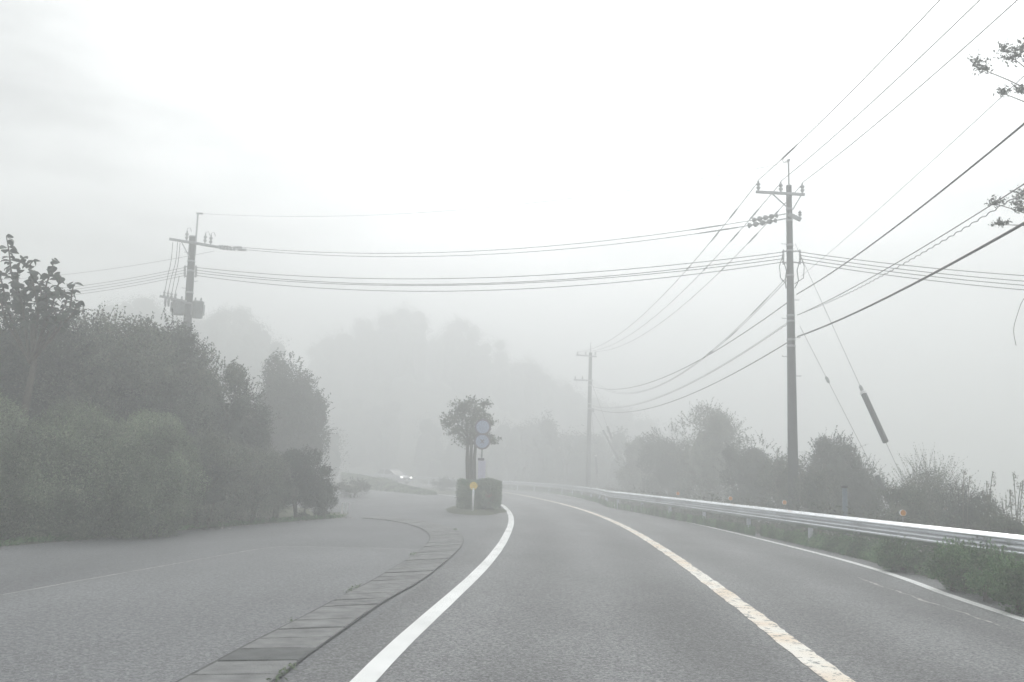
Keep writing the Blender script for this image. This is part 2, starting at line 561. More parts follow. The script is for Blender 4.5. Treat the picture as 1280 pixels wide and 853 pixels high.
# lay-by pavement, left of the road
def sheet(name, pts, m, z):
    from mathutils.geometry import tessellate_polygon
    vs = [Vector((p[0], p[1], z)) for p in pts]
    tri = tessellate_polygon([vs])
    return tag(MB().add(vs, tri).build(name, m), kind='structure')
hedge_px = [(0, 683), (110, 674), (250, 661), (350, 653), (430, 647)]
HB = pl(hedge_px)
edge = [Vector((-13.5, -40, 0)), Vector((-11.2, 0, 0))] + [HB[0] + Vector((-.9, -5, 0))] + HB
edge += [G(437, 641), Vector((-9.8, 30, 0)), Vector((-13.6, 40, 0)), Vector((-16, 50, 0)), G(438, 611), G(480, 614), G(527, 618.5)]
rl = [p for p in road_l if p.y < edge[-1].y + 6]
inner = offset(mid, mid_n, -2.6, 0)
rin = [p for p in inner if p.y < edge[-1].y + 10][::4]
sheet('lay_by_pavement', edge + list(reversed(rin)), M_LOT, -.006)
gut_l_px = [(226, 853), (281, 823.5), (322, 801), (375, 775), (415, 753), (460, 730), (500.6, 706), (529, 687), (538, 676), (537, 668), (525, 660), (505, 654), (480, 650), (452, 648)]
gut_r_px = [(340, 853), (375, 825), (409, 801), (444, 777), (480, 751), (521, 730), (553, 706), (574, 687), (580, 677), (577, 668), (561, 659), (540, 654), (515, 649), (475, 645.5)]
GL = resample(smooth_poly(pl(gut_l_px), 2), .1)
GR = resample(smooth_poly(pl(gut_r_px), 2), .1)
seam_px = [(0, 745), (60, 734), (120, 723), (200, 709), (270, 696), (340, 684), (372, 683.5), (430, 685), (480, 686), (527, 688)]
SE = pl(seam_px)
cut = min(range(len(GL)), key=lambda i: (GL[i] - SE[-1]).length)
patch = [Vector((-9.8, -20, 0)), SE[0] + Vector((-1.5, -3.0, 0))] + SE + list(reversed(GL[:cut]))[::6] + [GL[0] + (GL[0] - GL[8]).normalized() * 20]
sheet('asphalt_patch', patch, M_PATCH, .003)
marking('asphalt_seam_highlight', SE, .034, M_SEAM_HILITE, z=.008, jag=.006, step=.1)  # thin strip along the patch boundary, its edge highlight painted in
crack_px = [(1070, 722), (1084, 727), (1100, 733), (1122, 739), (1135, 744), (1160, 753), (1190, 762), (1220, 772), (1250, 782), (1279, 793)]
cpts = resample(smooth_poly(pl(crack_px), 2), .06)
cr = MB()
a, b = [], []
for i, q in enumerate(cpts):
    w = max(.001, .016 + .09 * (mnoise.noise(Vector((i * .11, 2.2, 0))) + .6 * mnoise.noise(Vector((i * .6, 7.2, 0)))))
    ox = .05 * mnoise.noise(Vector((i * .2, 5.5, 0)))
    a.append(Vector((q.x - w * .6 + ox, q.y - w, .004))); b.append(Vector((q.x + w * .6 + ox, q.y + w, .004)))
cr.add(a + b, [(i, i + len(a), i + 1 + len(a), i + 1) for i in range(len(a) - 1)])
tag(cr.build('filled_crack', M_SEAL), kind='structure')

# gutter with its cover slabs, one object each
gut_root = empty('gutter', (0, 0, 0))
tag(gut_root, 'curved concrete gutter with cover slabs between lay-by and road', 'gutter')
def arclen(pts):
    d = [0]
    for a, b in zip(pts[:-1], pts[1:]): d.append(d[-1] + (b - a).length)
    return d
back_dir = (GL[0] - GL[8]).normalized()
NS = 1
# pair both edges by fraction of length
n_pair = 400
GLn = resample(GL, arclen(GL)[-1] / n_pair * .999)
GRn = resample(GR, arclen(GR)[-1] / n_pair * .999)
m_ = min(len(GLn), len(GRn))
GLn, GRn = GLn[:m_], GRn[:m_]
ext = [back_dir * (.06 * k) for k in range(120, 0, -1)]
GLn = [GLn[0] + e for e in ext] + GLn
GRn = [GRn[0] + e for e in ext] + GRn
base_a = [Vector((a.x, a.y, .0)) + (a - b).normalized() * .03 for a, b in zip(GLn, GRn)]
base_b = [Vector((b.x, b.y, .0)) + (b - a).normalized() * .02 for a, b in zip(GLn, GRn)]
for q in base_a + base_b: q.z = .007
bo = ribbon('gutter_channel', base_a[::5], base_b[::5], M_JOINT, kind=None)
bo.parent = gut_root
cl = arclen([(a + b) / 2 for a, b in zip(GLn, GRn)])
s = 0.0; SL = .46; cnt = 0
import bisect
while s + SL < cl[-1]:
    i0 = bisect.bisect_left(cl, s + .012); i1 = min(bisect.bisect_left(cl, s + SL - .012), len(cl) - 1)
    if cl[i0] > 7.2 + 34: break
    if i1 > i0:
        top = .017 + random.uniform(-.004, .004)
        tilt = random.uniform(-.003, .003)
        A, B_, C_, D_ = GLn[i0], GRn[i0], GRn[i1], GLn[i1]
        # trim to true arc position
        def at_s(line, sv, j):
            j = max(1, min(j, len(cl) - 1))
            w = (sv - cl[j - 1]) / max(1e-6, cl[j] - cl[j - 1])
            return line[j - 1].lerp(line[j], w)
        A = at_s(GLn, s + .016, i0); B_ = at_s(GRn, s + .016 + random.uniform(-.006, .006), i0); C_ = at_s(GRn, s + SL - .016, i1); D_ = at_s(GLn, s + SL - .016 - random.uniform(0, .012), i1)
        cc = (A + B_ + C_ + D_) / 4
        vs = []
        for z, inset in ((.0, 0), (top - .006, 0), (top, .014)):
            for q, tz in ((A, tilt), (B_, -tilt), (C_, -tilt), (D_, tilt)):
                v = q + (cc - q).normalized() * inset
                vs.append(Vector((v.x - cc.x, v.y - cc.y, z + (tz if z > 0 else 0))))
        fs = [(8, 9, 10, 11)]
        for l in range(2):
            for e in range(4):
                f = (e + 1) % 4
                fs.append((l * 4 + e, l * 4 + f, l * 4 + 4 + f, l * 4 + 4 + e))
        dark = abs(G(330, 822).y - cc.y) < .27
        o = MB().add(vs, fs).build('cover_slab', M_CONC_D if dark else random.choice((M_CONC, M_CONC, M_CONC_M)), gut_root)
        o.location = (cc.x, cc.y, 0)
        if dark: o['label'] = 'dark stained cover slab'
        cnt += 1
    s += SL

# ------------------------------------------------------------------ foliage
class Foliage:
    def __init__(self, seed):
        self.r = np.random.default_rng(seed)
        self.V, self.T = [], []
        self.n = 0
    def leaves(self, pts, nrm, size, aspect=.5, var=.4, jit=.5):
        r = self.r; N = len(pts)
        if N == 0: return
        nrm = nrm + r.normal(0, jit, (N, 3))
        nrm /= np.linalg.norm(nrm, axis=1, keepdims=True) + 1e-9
        a = r.normal(0, 1, (N, 3)); a[:, 2] -= .25
        a -= (a * nrm).sum(1, keepdims=True) * nrm
        a /= np.linalg.norm(a, axis=1, keepdims=True) + 1e-9
        b = np.cross(nrm, a)
        s = size * (1 + var * r.uniform(-1, 1, (N, 1)))
        base = pts - a * s * .5
        tip = pts + a * s * .5
        l = pts - b * s * aspect * .5 + nrm * s * .10
        q = pts + b * s * aspect * .5 + nrm * s * .10
        V = np.stack([base, l, tip, q], 1).reshape(-1, 3)
        k = self.n + np.arange(N)[:, None] * 4
        T = np.concatenate([k + np.array([[0, 2, 1]]), k + np.array([[0, 3, 2]])], 0)
        self.V.append(V); self.T.append(T); self.n += len(V)
    def blob(self, c, rad, n, size, aspect=.5, lump=.18, shell=.35, flat=.0):
        r = self.r
        c = np.asarray(c, float); rad = np.asarray(rad, float) * np.ones(3)
        d = r.normal(0, 1, (n, 3)); d /= np.linalg.norm(d, axis=1, keepdims=True)
        ph = r.uniform(0, 6.28, 6)
        f = 1 + lump * (np.sin(d[:, 0] * 5 + ph[0]) * np.sin(d[:, 2] * 4.3 + ph[1]) + .7 * np.sin(d[:, 1] * 7 + ph[2]) * np.sin(d[:, 0] * 8 + ph[3]) + .5 * np.sin(d[:, 2] * 13 + ph[4]) * np.sin(d[:, 1] * 11 + ph[5]))
        rr = 1 - shell * r.random(n) ** 1.6 + .03 * r.normal(0, 1, n)
        pts = c + d * rad * (f * rr)[:, None]
        self.leaves(pts, d, size, aspect)
    def mass(self, c, rad, nsub, nleaf, size, aspect=.5, sub=.42, core=True, lump=.2, bottom=-.5):
        """a big uneven mass: many sub-blobs on an ellipsoid, gaps between them"""
        r = self.r
        c = np.asarray(c, float); rad = np.asarray(rad, float) * np.ones(3)
        per = max(20, int(nleaf / nsub))
        for i in range(nsub):
            d = r.normal(0, 1, 3); d /= np.linalg.norm(d)
            if d[2] < bottom: d[2] = -d[2]
            k = sub * r.uniform(.6, 1.25)
            cc = c + d * rad * (1 - k * .75) * r.uniform(.8, 1.08)
            self.blob(cc, rad * k * np.array([1, 1, .8]), per, size, aspect, lump, .45)
        if core: self.core(c, rad * .50)
    def core(self, c, rad):
        r = self.r
        n1, n2 = 12, 9
        th = np.linspace(0, 2 * np.pi, n1, endpoint=False); ph = np.linspace(.05, np.pi - .05, n2)
        T_, P_ = np.meshgrid(th, ph)
        d = np.stack([np.cos(T_) * np.sin(P_), np.sin(T_) * np.sin(P_), np.cos(P_)], -1).reshape(-1, 3)
        f = 1 + .16 * r.uniform(-1, 1, len(d))
        V = np.asarray(c) + d * np.asarray(rad) * f[:, None]
        T = []
        for i in range(n2 - 1):
            for j in range(n1):
                a, b = i * n1 + j, i * n1 + (j + 1) % n1
                T += [(a, b, b + n1), (a, b + n1, a + n1)]
        self.V.append(V); self.T.append(np.array(T) + self.n); self.n += len(V)
    def sprigs(self, c, rad, n, length, size, up=.6, k=9, spread=.35, zmin=0.0):
        """leafy shoots standing out of the mass"""
        r = self.r
        c = np.asarray(c, float); rad = np.asarray(rad, float) * np.ones(3)
        d = r.normal(0, 1, (n, 3)); d[:, 2] = np.abs(d[:, 2]) + zmin; d /= np.linalg.norm(d, axis=1, keepdims=True)
        o = d.copy(); o[:, 2] += up; o += r.normal(0, spread, (n, 3)); o /= np.linalg.norm(o, axis=1, keepdims=True)
        Ls = length * r.uniform(.4, 1.2, n)
        st = c + d * rad * .92
        P_ = []; N_ = []
        for j in range(k):
            t = (j + .5) / k
            P_.append(st + o * (Ls * t)[:, None] + r.normal(0, size * .22, (n, 3))); N_.append(np.cross(o, r.normal(0, 1, (n, 3))))
        self.leaves(np.concatenate(P_), np.concatenate(N_), size, .42)
        # the stems: thin slivers
        w = np.cross(o, np.array([0, 1, 0])); w /= np.linalg.norm(w, axis=1, keepdims=True) + 1e-9
        ws = size * .10
        V = np.stack([st - w * ws, st + w * ws, st + o * Ls[:, None]], 1).reshape(-1, 3)
        T = self.n + np.arange(n)[:, None] * 3 + np.array([[0, 1, 2]])
        self.V.append(V); self.T.append(T); self.n += len(V)
    def build(self, name, m, parent=None):
        V = np.concatenate(self.V).astype(np.float32); T = np.concatenate(self.T).astype(np.int32)
        me = bpy.data.meshes.new(name)
        me.vertices.add(len(V)); me.vertices.foreach_set('co', V.ravel())
        me.loops.add(T.size); me.loops.foreach_set('vertex_index', T.ravel())
        me.polygons.add(len(T)); me.polygons.foreach_set('loop_start', np.arange(0, T.size, 3, dtype=np.int32))
        try: me.polygons.foreach_set('loop_total', np.full(len(T), 3, dtype=np.int32))
        except Exception: pass
        me.update(calc_edges=True)
        return link(name, me, m, parent)

_seed = [100]
def limbs(name, base, top, r0, ends, parent, r_end=.02):
    """trunk as one tapering mesh, each limb a mesh of its own"""
    base, top = Vector(base), Vector(top)
    pts = []
    for i in range(6):
        t = i / 5
        pts.append(base.lerp(top, t) + Vector((random.uniform(-1, 1), random.uniform(-1, 1), 0)) * (top - base).length * .03 * (1 if 0 < i else 0))
    MB().tube(pts, [r0 * (1.25 if i == 0 else 1) * (1 - .6 * i / 5) for i in range(6)], 9).build('trunk', M_BARK, parent, True)
    for e in ends:
        s_ = base.lerp(top, random.uniform(.45, .98)); e = Vector(e)
        q = []
        for i in range(6):
            t = i / 5
            q.append(s_.lerp(e, t) + Vector((0, 0, 1)) * math.sin(t * 3.14) * .08 * (e - s_).length + Vector((random.uniform(-1, 1), random.uniform(-1, 1), random.uniform(-1, 1))) * .03 * (e - s_).length * (1 if 0 < i < 5 else 0))
        MB().tube(q, [r0 * .45 * (1 - t / 6) + r_end * t / 6 for t in range(6)], 6).build('branch', M_BARK, parent, True)

def shrub(name, label, group, px, top, width, Yd, m, dens=1.0, leaf=.07, depth=None, cat='shrub', base=None, sprig=.35, nspr=60, core=True, nsub=None, squash=1.0, stems=True, up=.6, sub=.42, dome=False):
    """a shrub seen at column px, its top at row top, width in px, standing at distance Yd"""
    _seed[0] += 1
    c = P(px, top, Yd)
    gz = hz(c.x, c.y) - .03 if base is None else base
    rx = width / 2 / F * Yd
    ry = rx if depth is None else depth / 2
    H = max(.3, (c.z - gz)) * squash
    root = empty(name, (c.x, c.y, gz))
    f = Foliage(_seed[0])
    cz = H * .5
    leaf = leaf * .8
    nl = int(dens * 3600 * max(.25, (rx * H)) / (leaf / .07) ** 2)
    nl = min(nl, 60000)
    ns = nsub or max(16, int(18 * (rx + H) / 2))
    if dome:
        f.blob((0, 0, H * .42), (rx, ry, H * .56), nl, leaf, lump=.10, shell=.2)
        for q in range(22):
            d = f.r.normal(0, 1, 3); d[1] = -abs(d[1]); d /= np.linalg.norm(d)
            f.blob(np.array((0, 0, H * .42)) + d * np.array((rx, ry, H * .56)) * .82, np.array((.3, .3, .26)) * f.r.uniform(.6, 1.3) * rx, nl // 40, leaf, lump=.15, shell=.3)
        f.core((0, 0, H * .42), np.array((rx, ry, H * .56)) * .72)
    else:
        f.mass((0, 0, cz), (rx, ry, H * .5), ns, nl, leaf, core=core, sub=sub)
    if not dome: f.mass((0, 0, H * .36), (rx * .93, ry * .93, H * .42), ns, nl // 2, leaf, core=False, bottom=-2, sub=sub)
    f.sprigs((0, 0, cz), (rx, ry, H * .5), nspr, sprig, leaf * .9, up=up)
    f.build('foliage', m, root)
    if stems:
        for k in range(3):
            a = random.uniform(0, 6.28)
            MB().tube([(0.1 * math.cos(a), .1 * math.sin(a), -.1), (.25 * rx * math.cos(a), .25 * ry * math.sin(a), H * .3), (.5 * rx * math.cos(a), .5 * ry * math.sin(a), H * .62)], [.035, .028, .012], 6).build('stem', M_BARK, root, True)
    return tag(root, label, cat, group)

def tree(name, label, group, px, top, width, Yd, m, crown_h=.65, dens=1.0, leaf=.11, nsub=22, trunk=.16, nlimb=5, base=None, depth=None, core=True, sprig=.5, nspr=90, cat='tree', lean=0.0, sub=.36):
    _seed[0] += 1
    c = P(px, top, Yd)
    gz = hz(c.x, c.y) - .05 if base is None else base
    H = c.z - gz
    rx = width / 2 / F * Yd
    ry = rx if depth is None else depth / 2
    ch = H * crown_h
    root = empty(name, (c.x, c.y, gz))
    f = Foliage(_seed[0])
    cc = (lean, 0, H - ch / 2)
    leaf = leaf * .8
    nl = min(80000, int(dens * 2600 * rx * ch * (.11 / leaf) ** 2))
    f.mass(cc, (rx, ry, ch / 2), nsub, nl, leaf, core=core, sub=sub, bottom=-1)
    f.sprigs(cc, (rx, ry, ch / 2), nspr, sprig, leaf, up=.3)
    ends = []
    for k in range(nlimb):
        a = 6.28 * k / nlimb + random.uniform(-.4, .4)
        ends.append((cc[0] + .6 * rx * math.cos(a), .6 * ry * math.sin(a), cc[2] + random.uniform(-.2, .3) * ch))
    limbs('trunk', (0, 0, -.2), (lean * .8, 0, H - ch * .45), trunk, ends, root)
    f.build('crown', m, root)
    return tag(root, label, cat, group)

gw = Foliage(29)
pts = []
for line_, sgn in ((GLn, -1), (GRn, 1)):
    for i in range(40, len(line_) - 1, 1):
        a_ = line_[i]
        if mnoise.noise(Vector((i * .045, sgn * 4.0, 0))) > .3:
            for _ in range(4):
                pts.append((a_.x + sgn * rng.normal(.03, .025), a_.y + rng.normal(0, .03), abs(rng.normal(.012, .012)) + .008))
pts = np.array(pts)
gw.leaves(pts, np.tile([0, -.6, .8], (len(pts), 1)), .035, .35)
tag(gw.build('gutter_moss', LEAF_HEDGE), 'tufts of moss and weeds along the gutter edges', 'weeds', kind='stuff')
# ---- left side: clipped row of shrubs along the lay-by
g1 = 'shrubs in the row along the lay-by'
shrub('shrub', 'broad rounded pale green shrub at the far left end of the row', g1, -22, 489, 150, 16.0, LEAF_HEDGE, dome=True, leaf=.05, sprig=.16, nspr=420, depth=2.6, dens=1.5)
shrub('shrub', 'rounded shrub with pale tips, second from the left of the row', g1, 104, 503, 124, 16.6, LEAF_HEDGE, dome=True, leaf=.05, sprig=.16, nspr=420, depth=2.6, dens=1.5)
shrub('shrub', 'large domed pale green shrub bulging over the lay-by edge', g1, 190, 514, 118, 17.4, LEAF_HEDGE, dome=True, leaf=.05, sprig=.16, nspr=420, depth=2.8, dens=1.5)
shrub('shrub', 'low green shrub behind the bulging domed shrub', g1, 262, 538, 110, 20.0, LEAF_MID, leaf=.06, sprig=.25, nspr=90, depth=3.2)
shrub('shrub', 'mid green shrub left of the dark clipped bush', g1, 318, 551, 95, 22.5, LEAF_MID, leaf=.06, sprig=.25, nspr=80, depth=3.0)
shrub('shrub', 'dark clipped bush at the end of the row', g1, 380, 560, 78, 25.2, LEAF_DARK, leaf=.06, sprig=.2, nspr=140, depth=2.6, dens=1.6, sub=.3)
shrub('shrub', 'green shrub filling the gap before the dark clipped bush', g1, 346, 575, 60, 24.2, LEAF_MID, leaf=.06, sprig=.2, nspr=90, depth=2.2)
shrub('shrub', 'small dark shrub ending the row beside two white stakes', g1, 406, 598, 36, 25.6, LEAF_DARK, leaf=.055, sprig=.10, nspr=40, depth=1.6)
# taller growth behind the row
g2 = 'trees on the slope behind the shrub row'
tree('broadleaf_tree', 'dense dark tree at the left edge below the large-leaved tree', g2, 20, 372, 250, 20, LEAF_DARK, .80, 1.2, .09, 34, trunk=.2, sprig=.3, nspr=200, depth=4.5)
tree('broadleaf_tree', 'broad dark tree in front of the transformer pole', g2, 135, 388, 190, 21, LEAF_MID, .80, 1.2, .09, 34, trunk=.18, sprig=.32, nspr=200, depth=4.2)
tree('broadleaf_tree', 'uneven tree whose top hides the foot of the transformer pole', g2, 212, 394, 110, 24, LEAF_DARK, .85, 1.2, .09, 26, trunk=.16, sprig=.34, nspr=200, depth=4.0)
tree('broadleaf_tree', 'sloping tree stepping down right of the transformer pole', g2, 262, 440, 110, 24.5, LEAF_MID, .85, 1.2, .09, 26, trunk=.14, sprig=.4, nspr=160, depth=4)
tree('broadleaf_tree', 'lower tree with a ragged right side beside the misty tall tree', g2, 305, 478, 66, 25, LEAF_DARK, .85, 1.2, .08, 20, trunk=.12, sprig=.4, nspr=120, depth=3.2)
shrub('shrub', 'tall leafy shrub filling the gap above the domed shrub', g2, 190, 462, 150, 21.0, LEAF_DARK, leaf=.08, sprig=.3, nspr=100, depth=3.2)
tree('broadleaf_tree', 'tall misty tree standing alone right of the dark slope', g2, 360, 438, 76, 38, LEAF_DARK, .94, 1.6, .12, 40, trunk=.16, sprig=.3, nspr=140, depth=3.8, sub=.5)
tree('broadleaf_tree', 'rounded misty tree leaning on the tall misty tree from the right', g2, 386, 472, 58, 40, LEAF_DARK, .94, 1.4, .12, 24, trunk=.14, sprig=.5, nspr=80, depth=2.5)

# ---- the large-leaved tree at the top left
def big_leaf_tree():
    Yd = 17.5
    c = P(45, 392, Yd)
    gz = hz(c.x, c.y) - .05
    root = empty('large_leaved_tree', (c.x, c.y, gz))
    O = Vector((c.x, c.y, gz))
    # one leaf mesh: a broad heart shape folded on its midrib, hanging
    vs, fs = [], []
    prof = [(0, 0.02), (.12, .34), (.32, .48), (.55, .44), (.78, .26), (1.0, .0)]
    for t, w in prof:
        z = -.28 * t * t
        vs += [(-w, t, z + w * .22), (0, t, z), (w, t, z + w * .22)]
    for i in range(len(prof) - 1):
        a = i * 3
        fs += [(a, a + 1, a + 4, a + 3), (a + 1, a + 2, a + 5, a + 4)]
    leafme = bpy.data.meshes.new('leaf'); leafme.from_pydata(vs, [], fs); leafme.shade_smooth(); leafme.materials.append(LEAF_BIG)
    shoots = [((30, 392), (14, 345), (12, 318), (8, 296)), ((30, 392), (22, 360), (22, 335), (28, 322)), ((50, 392), (40, 350), (36, 332), (42, 326)), ((60, 395), (56, 360), (62, 345), (68, 325)),
              ((62, 395), (68, 372), (74, 352), (76, 345)), ((80, 398), (88, 385), (90, 365), (92, 356)), ((10, 392), (4, 360), (0, 345), (-4, 338)), ((70, 398), (82, 382), (84, 372), (80, 362)),
              ((30, 400), (30, 376), (34, 358), (48, 342)), ((5, 398), (2, 378), (-4, 365), (-10, 356)), ((48, 400), (50, 376), (52, 366), (50, 356)), ((84, 400), (90, 394), (95, 384), (98, 378)), ((60, 402), (62, 388), (58, 374), (66, 366))]
    trunk_top = Vector((0, 0, (P(45, 405, Yd) - O).z))
    limbs('trunk', (0, 0, -.2), trunk_top, .11, [], root)
    for sh in shoots:
        dY = random.uniform(-.5, .5)
        pts = [P(x, y, Yd + dY) - O for x, y in sh]
        pts = smooth_poly([trunk_top * .8] + pts, 2)
        MB().tube(pts, [.028 * (1 - .7 * i / len(pts)) for i in range(len(pts))], 5).build('branch', M_BARK, root, True)
        pp = resample(pts[len(pts) // 4:], .11)
        for i, q in enumerate(pp):
            for rep in range(3):
                o = link('leaf', leafme, None, root)
                s_ = random.uniform(.11, .20)
                o.scale = (s_, s_, s_)
                o.location = q + Vector((random.uniform(-.03, .03), random.uniform(-.08, .08), random.uniform(-.03, .03)))
                o.rotation_euler = (random.uniform(-.9, .35), random.uniform(-.5, .5), random.uniform(0, 6.28))
    tag(root, 'tall tree with large broad leaves rising at the top left', 'tree')
big_leaf_tree()

# ---- forest on the far slope, one mass nobody could count
f = Foliage(5)
r = np.random.default_rng(5)
def forest_blobs(n, xr, yr, hh, rad, leaf, per, skip=None):
    for _ in range(n):
        x, y = r.uniform(*xr), r.uniform(*yr)
        if skip and skip(x, y): continue
        h = hz(x, y)
        H = r.uniform(*hh); R_ = r.uniform(*rad)
        f.blob((x, y, h + H - R_), (R_, R_, R_ * 1.1), per, leaf, .7, .25, .5)
        f.blob((x + r.uniform(-1, 1), y, h + H * .45), (R_ * .9, R_ * .9, H * .4), per // 2, leaf, .7, .25, .5)
road_far = lambda x, y: min((Vector((x, y, 0)) - p).length for p in mid[::4]) < 9
ridgeA = ([-200, -60, 60, 103, 130, 165, 190, 215, 232, 262, 290, 320, 350, 400, 440, 500, 560, 620, 680], [372, 366, 372, 368, 360, 361, 374, 392, 400, 389, 379, 382, 388, 396, 402, 436, 474, 510, 560])
ridgeB = ([300, 430, 460, 480, 520, 560, 600, 640, 680, 720, 800, 900], [390, 382, 374, 369, 368, 376, 398, 428, 458, 482, 504, 520])
ridgeC = ([400, 450, 500, 560, 620, 680, 720, 760, 800, 860, 920, 1000], [540, 520, 500, 490, 486, 494, 508, 516, 524, 528, 540, 560])
def col_of(x, y):
    return 640 + (x * F / y) / (math.cos(PITCH))
def ridge(n, ridge_, xr, yr, hh, rad, leaf, per, clear=8):
    k = 0
    for _ in range(n * 6):
        if k >= n: break
        y = r.uniform(*yr); c_ = r.uniform(*xr)
        x = P(c_, 420, y).x
        if min(math.hypot(x - p.x, y - p.y) for p in mid[::4]) < clear: continue
        zmax = P(c_, np.interp(c_, *ridge_) + r.uniform(0, 1) ** 2 * 26 + 5 * math.sin(c_ * .13) + 4 * math.sin(c_ * .31), y).z
        h = hz(x, y)
        H = min(r.uniform(*hh), zmax - h)
        if H < 1.5: continue
        R_ = min(r.uniform(*rad), H * .5)
        zc = h + H - R_
        a_ = r.uniform(.8, 1.3)
        f.blob((x, y, zc), (R_ / a_, R_ * .8, R_ * a_), int(per * 1.25), leaf, .7, .34, .6)
        f.core((x, y, zc), np.array((R_, R_ * .8, R_)) * .5)
        f.blob((x + r.uniform(-1, 1), y - .4, h + H * .4), (R_ * .95, R_ * .8, H * .42), per // 2, leaf, .7, .2, .35)
        f.core((x, y, h + H * .35), np.array((R_ * .7, R_ * .6, H * .36)))
        k += 1
ridge(560, ridgeA, (-150, 500), (98, 126), (4, 9), (1.0, 2.1), .17, 420)
ridge(520, ridgeB, (290, 860), (132, 162), (5, 12), (1.3, 2.6), .24, 300)
ridge(260, ridgeC, (400, 960), (80, 106), (3, 9), (1.0, 2.0), .18, 380)
tag(f.build('forest', LEAF_DARK), 'mist-veiled forest covering the far slope and bend', 'forest', kind='stuff')

# ---- middle: bank and bushes by the bend
g3 = 'low bushes beside the far bend'
shrub('shrub', 'low bush on the lay-by edge left of the distant bank', g3, 441, 600, 44, 44, LEAF_MID, leaf=.09, sprig=.2, nspr=50, base=0, depth=3)
shrub('shrub', 'small low bush on the bank left of the silver car', g3, 478, 597, 40, 62, LEAF_HEDGE, leaf=.1, sprig=.2, nspr=40, base=.1, depth=3)
shrub('shrub', 'flat bush in the mist between the car and the island', g3, 556, 597, 34, 66, LEAF_DARK, leaf=.1, sprig=.2, nspr=40, base=0, depth=3)
bank = MB()
bk_f = [G(428, 609), G(455, 612), (G(490, 615)), G(527, 618.5), G(545, 619)]
bk_b = [p + Vector((-3.0, 15, 0)) * k for p, k in zip(bk_f, (1, 1, .9, .5, .1))]
vs = []
hs = [.95, .85, .55, .22, .04]
for fr, bkp, h in zip(bk_f, bk_b, hs):
    for k in range(7):
        t = k / 6
        q = fr.lerp(bkp, t)
        vs.append((q.x, q.y, -.02 + h * math.sin(math.pi * min(1, t * 1.0)) ** .8))
n = 7
tag(bank.add(vs, [(i * n + k, i * n + k + 1, (i + 1) * n + k + 1, (i + 1) * n + k) for i in range(4) for k in range(6)]).build('grass_bank', M_SOIL, smooth=True), kind='structure')
fg = Foliage(77)
V = np.array(vs).reshape(5, 7, 3)
q = []
for _ in range(22000):
    i, k = r.uniform(0, 3.99), r.uniform(0, 5.99)
    a, b = int(i), int(k); u, w = i - a, k - b
    q.append((V[a, b] * (1 - u) + V[a + 1, b] * u) * (1 - w) + (V[a, b + 1] * (1 - u) + V[a + 1, b + 1] * u) * w)
q = np.array(q); q[:, 2] += .06
fg.leaves(q, np.tile([0, -1., .2], (len(q), 1)), .22, .35)
tag(fg.build('bank_grass', LEAF_HEDGE), 'rough grass covering the bank before the distant car', 'grass', kind='stuff')

# ---- verge at the foot of the shrub row: grass and fallen leaves
vg = Foliage(31)
HV = resample(smooth_poly(edge[1:8], 1), .05)
HV = [p for p in HV if p.y > 6]
pts = np.array([(p.x - abs(r.normal(.12, .25)), p.y + r.normal(.05, .15), abs(r.normal(.03, .03))) for p in HV for _ in range(7)])
vg.leaves(pts, np.tile([0, -1., .3], (len(pts), 1)), .09, .3)
tag(vg.build('verge_grass', LEAF_FRESH), 'short grass along the foot of the shrub row', 'grass', kind='stuff')
vl = Foliage(32)
pts = np.array([(p.x + r.normal(.1, .28), p.y + r.normal(0, .15), .012) for p in HV[::3] for _ in range(2)])
vl.leaves(pts, np.tile([0, 0, 1.], (len(pts), 1)), .06, .6, jit=.25)
tag(vl.build('leaf_litter', LEAF_LITTER), 'pale fallen leaves scattered at the shrub row foot', 'fallen leaves', kind='stuff')
for (x, lab) in ((425.5, 'left of the two short white stakes past the shrub row'), (430.5, 'right of the two short white stakes past the shrub row')):
    g = G(x + 2, 642)
    root = empty('stake', (g.x, g.y, -.02))
    MB().box((0, 0, .17), (.06, .06, .34), bev=.008).build('shaft', M_WPLASTIC, root)
    MB().box((0, 0, .345), (.07, .07, .02), bev=.004).build('cap', M_WPLASTIC, root)
    tag(root, lab, 'stake', 'stakes past the shrub row')

# ------------------------------------------------------------------ the island: soil, clipped hedge, tree, signs
ic = G(596, 642)
sx = .5
isl = []
for k in range(28):
    a = 2 * math.pi * k / 28
    wob = 1 + .08 * math.sin(a * 3) + .05 * math.sin(a * 5 + 1)
    isl.append((ic.x - .05 + math.cos(a) * 1.05 * wob - (.15 if math.cos(a) < 0 else 0), ic.y + 2.0 + math.sin(a) * 3.1 * wob, 0))
vsI = [(x, y, .0) for x, y, _ in isl] + [(ic.x + (x - ic.x) * .82, ic.y + 2 + (y - ic.y - 2) * .88, .10) for x, y, _ in isl] + [(ic.x, ic.y + 2, .14)]
fsI = [(i, (i + 1) % 28, 28 + (i + 1) % 28, 28 + i) for i in range(28)] + [(28 + i, 28 + (i + 1) % 28, 56) for i in range(28)]
tag(MB().add(vsI, fsI).build('island_soil', M_SOIL, smooth=True), kind='structure')
hw = 52 / 2 / F * 31.5
top_z = P(596, 600.5, 31.5).z
root = empty('hedge', (ic.x + .02, ic.y + 2.1, 0))
f = Foliage(55)
N = 26000
u = r.uniform(-1, 1, (N, 3)); ax = r.integers(0, 5, N)
fc = np.where(ax[:, None] == 0, [[-1, 0, 0]], np.where(ax[:, None] == 1, [[1, 0, 0]], np.where(ax[:, None] == 2, [[0, -1, 0]], np.where(ax[:, None] == 3, [[0, 1, 0]], [[0, 0, 1]])))).astype(float)
q = np.where(np.abs(fc) > .5, fc, u)
ln = np.linalg.norm(q, axis=1, keepdims=True)
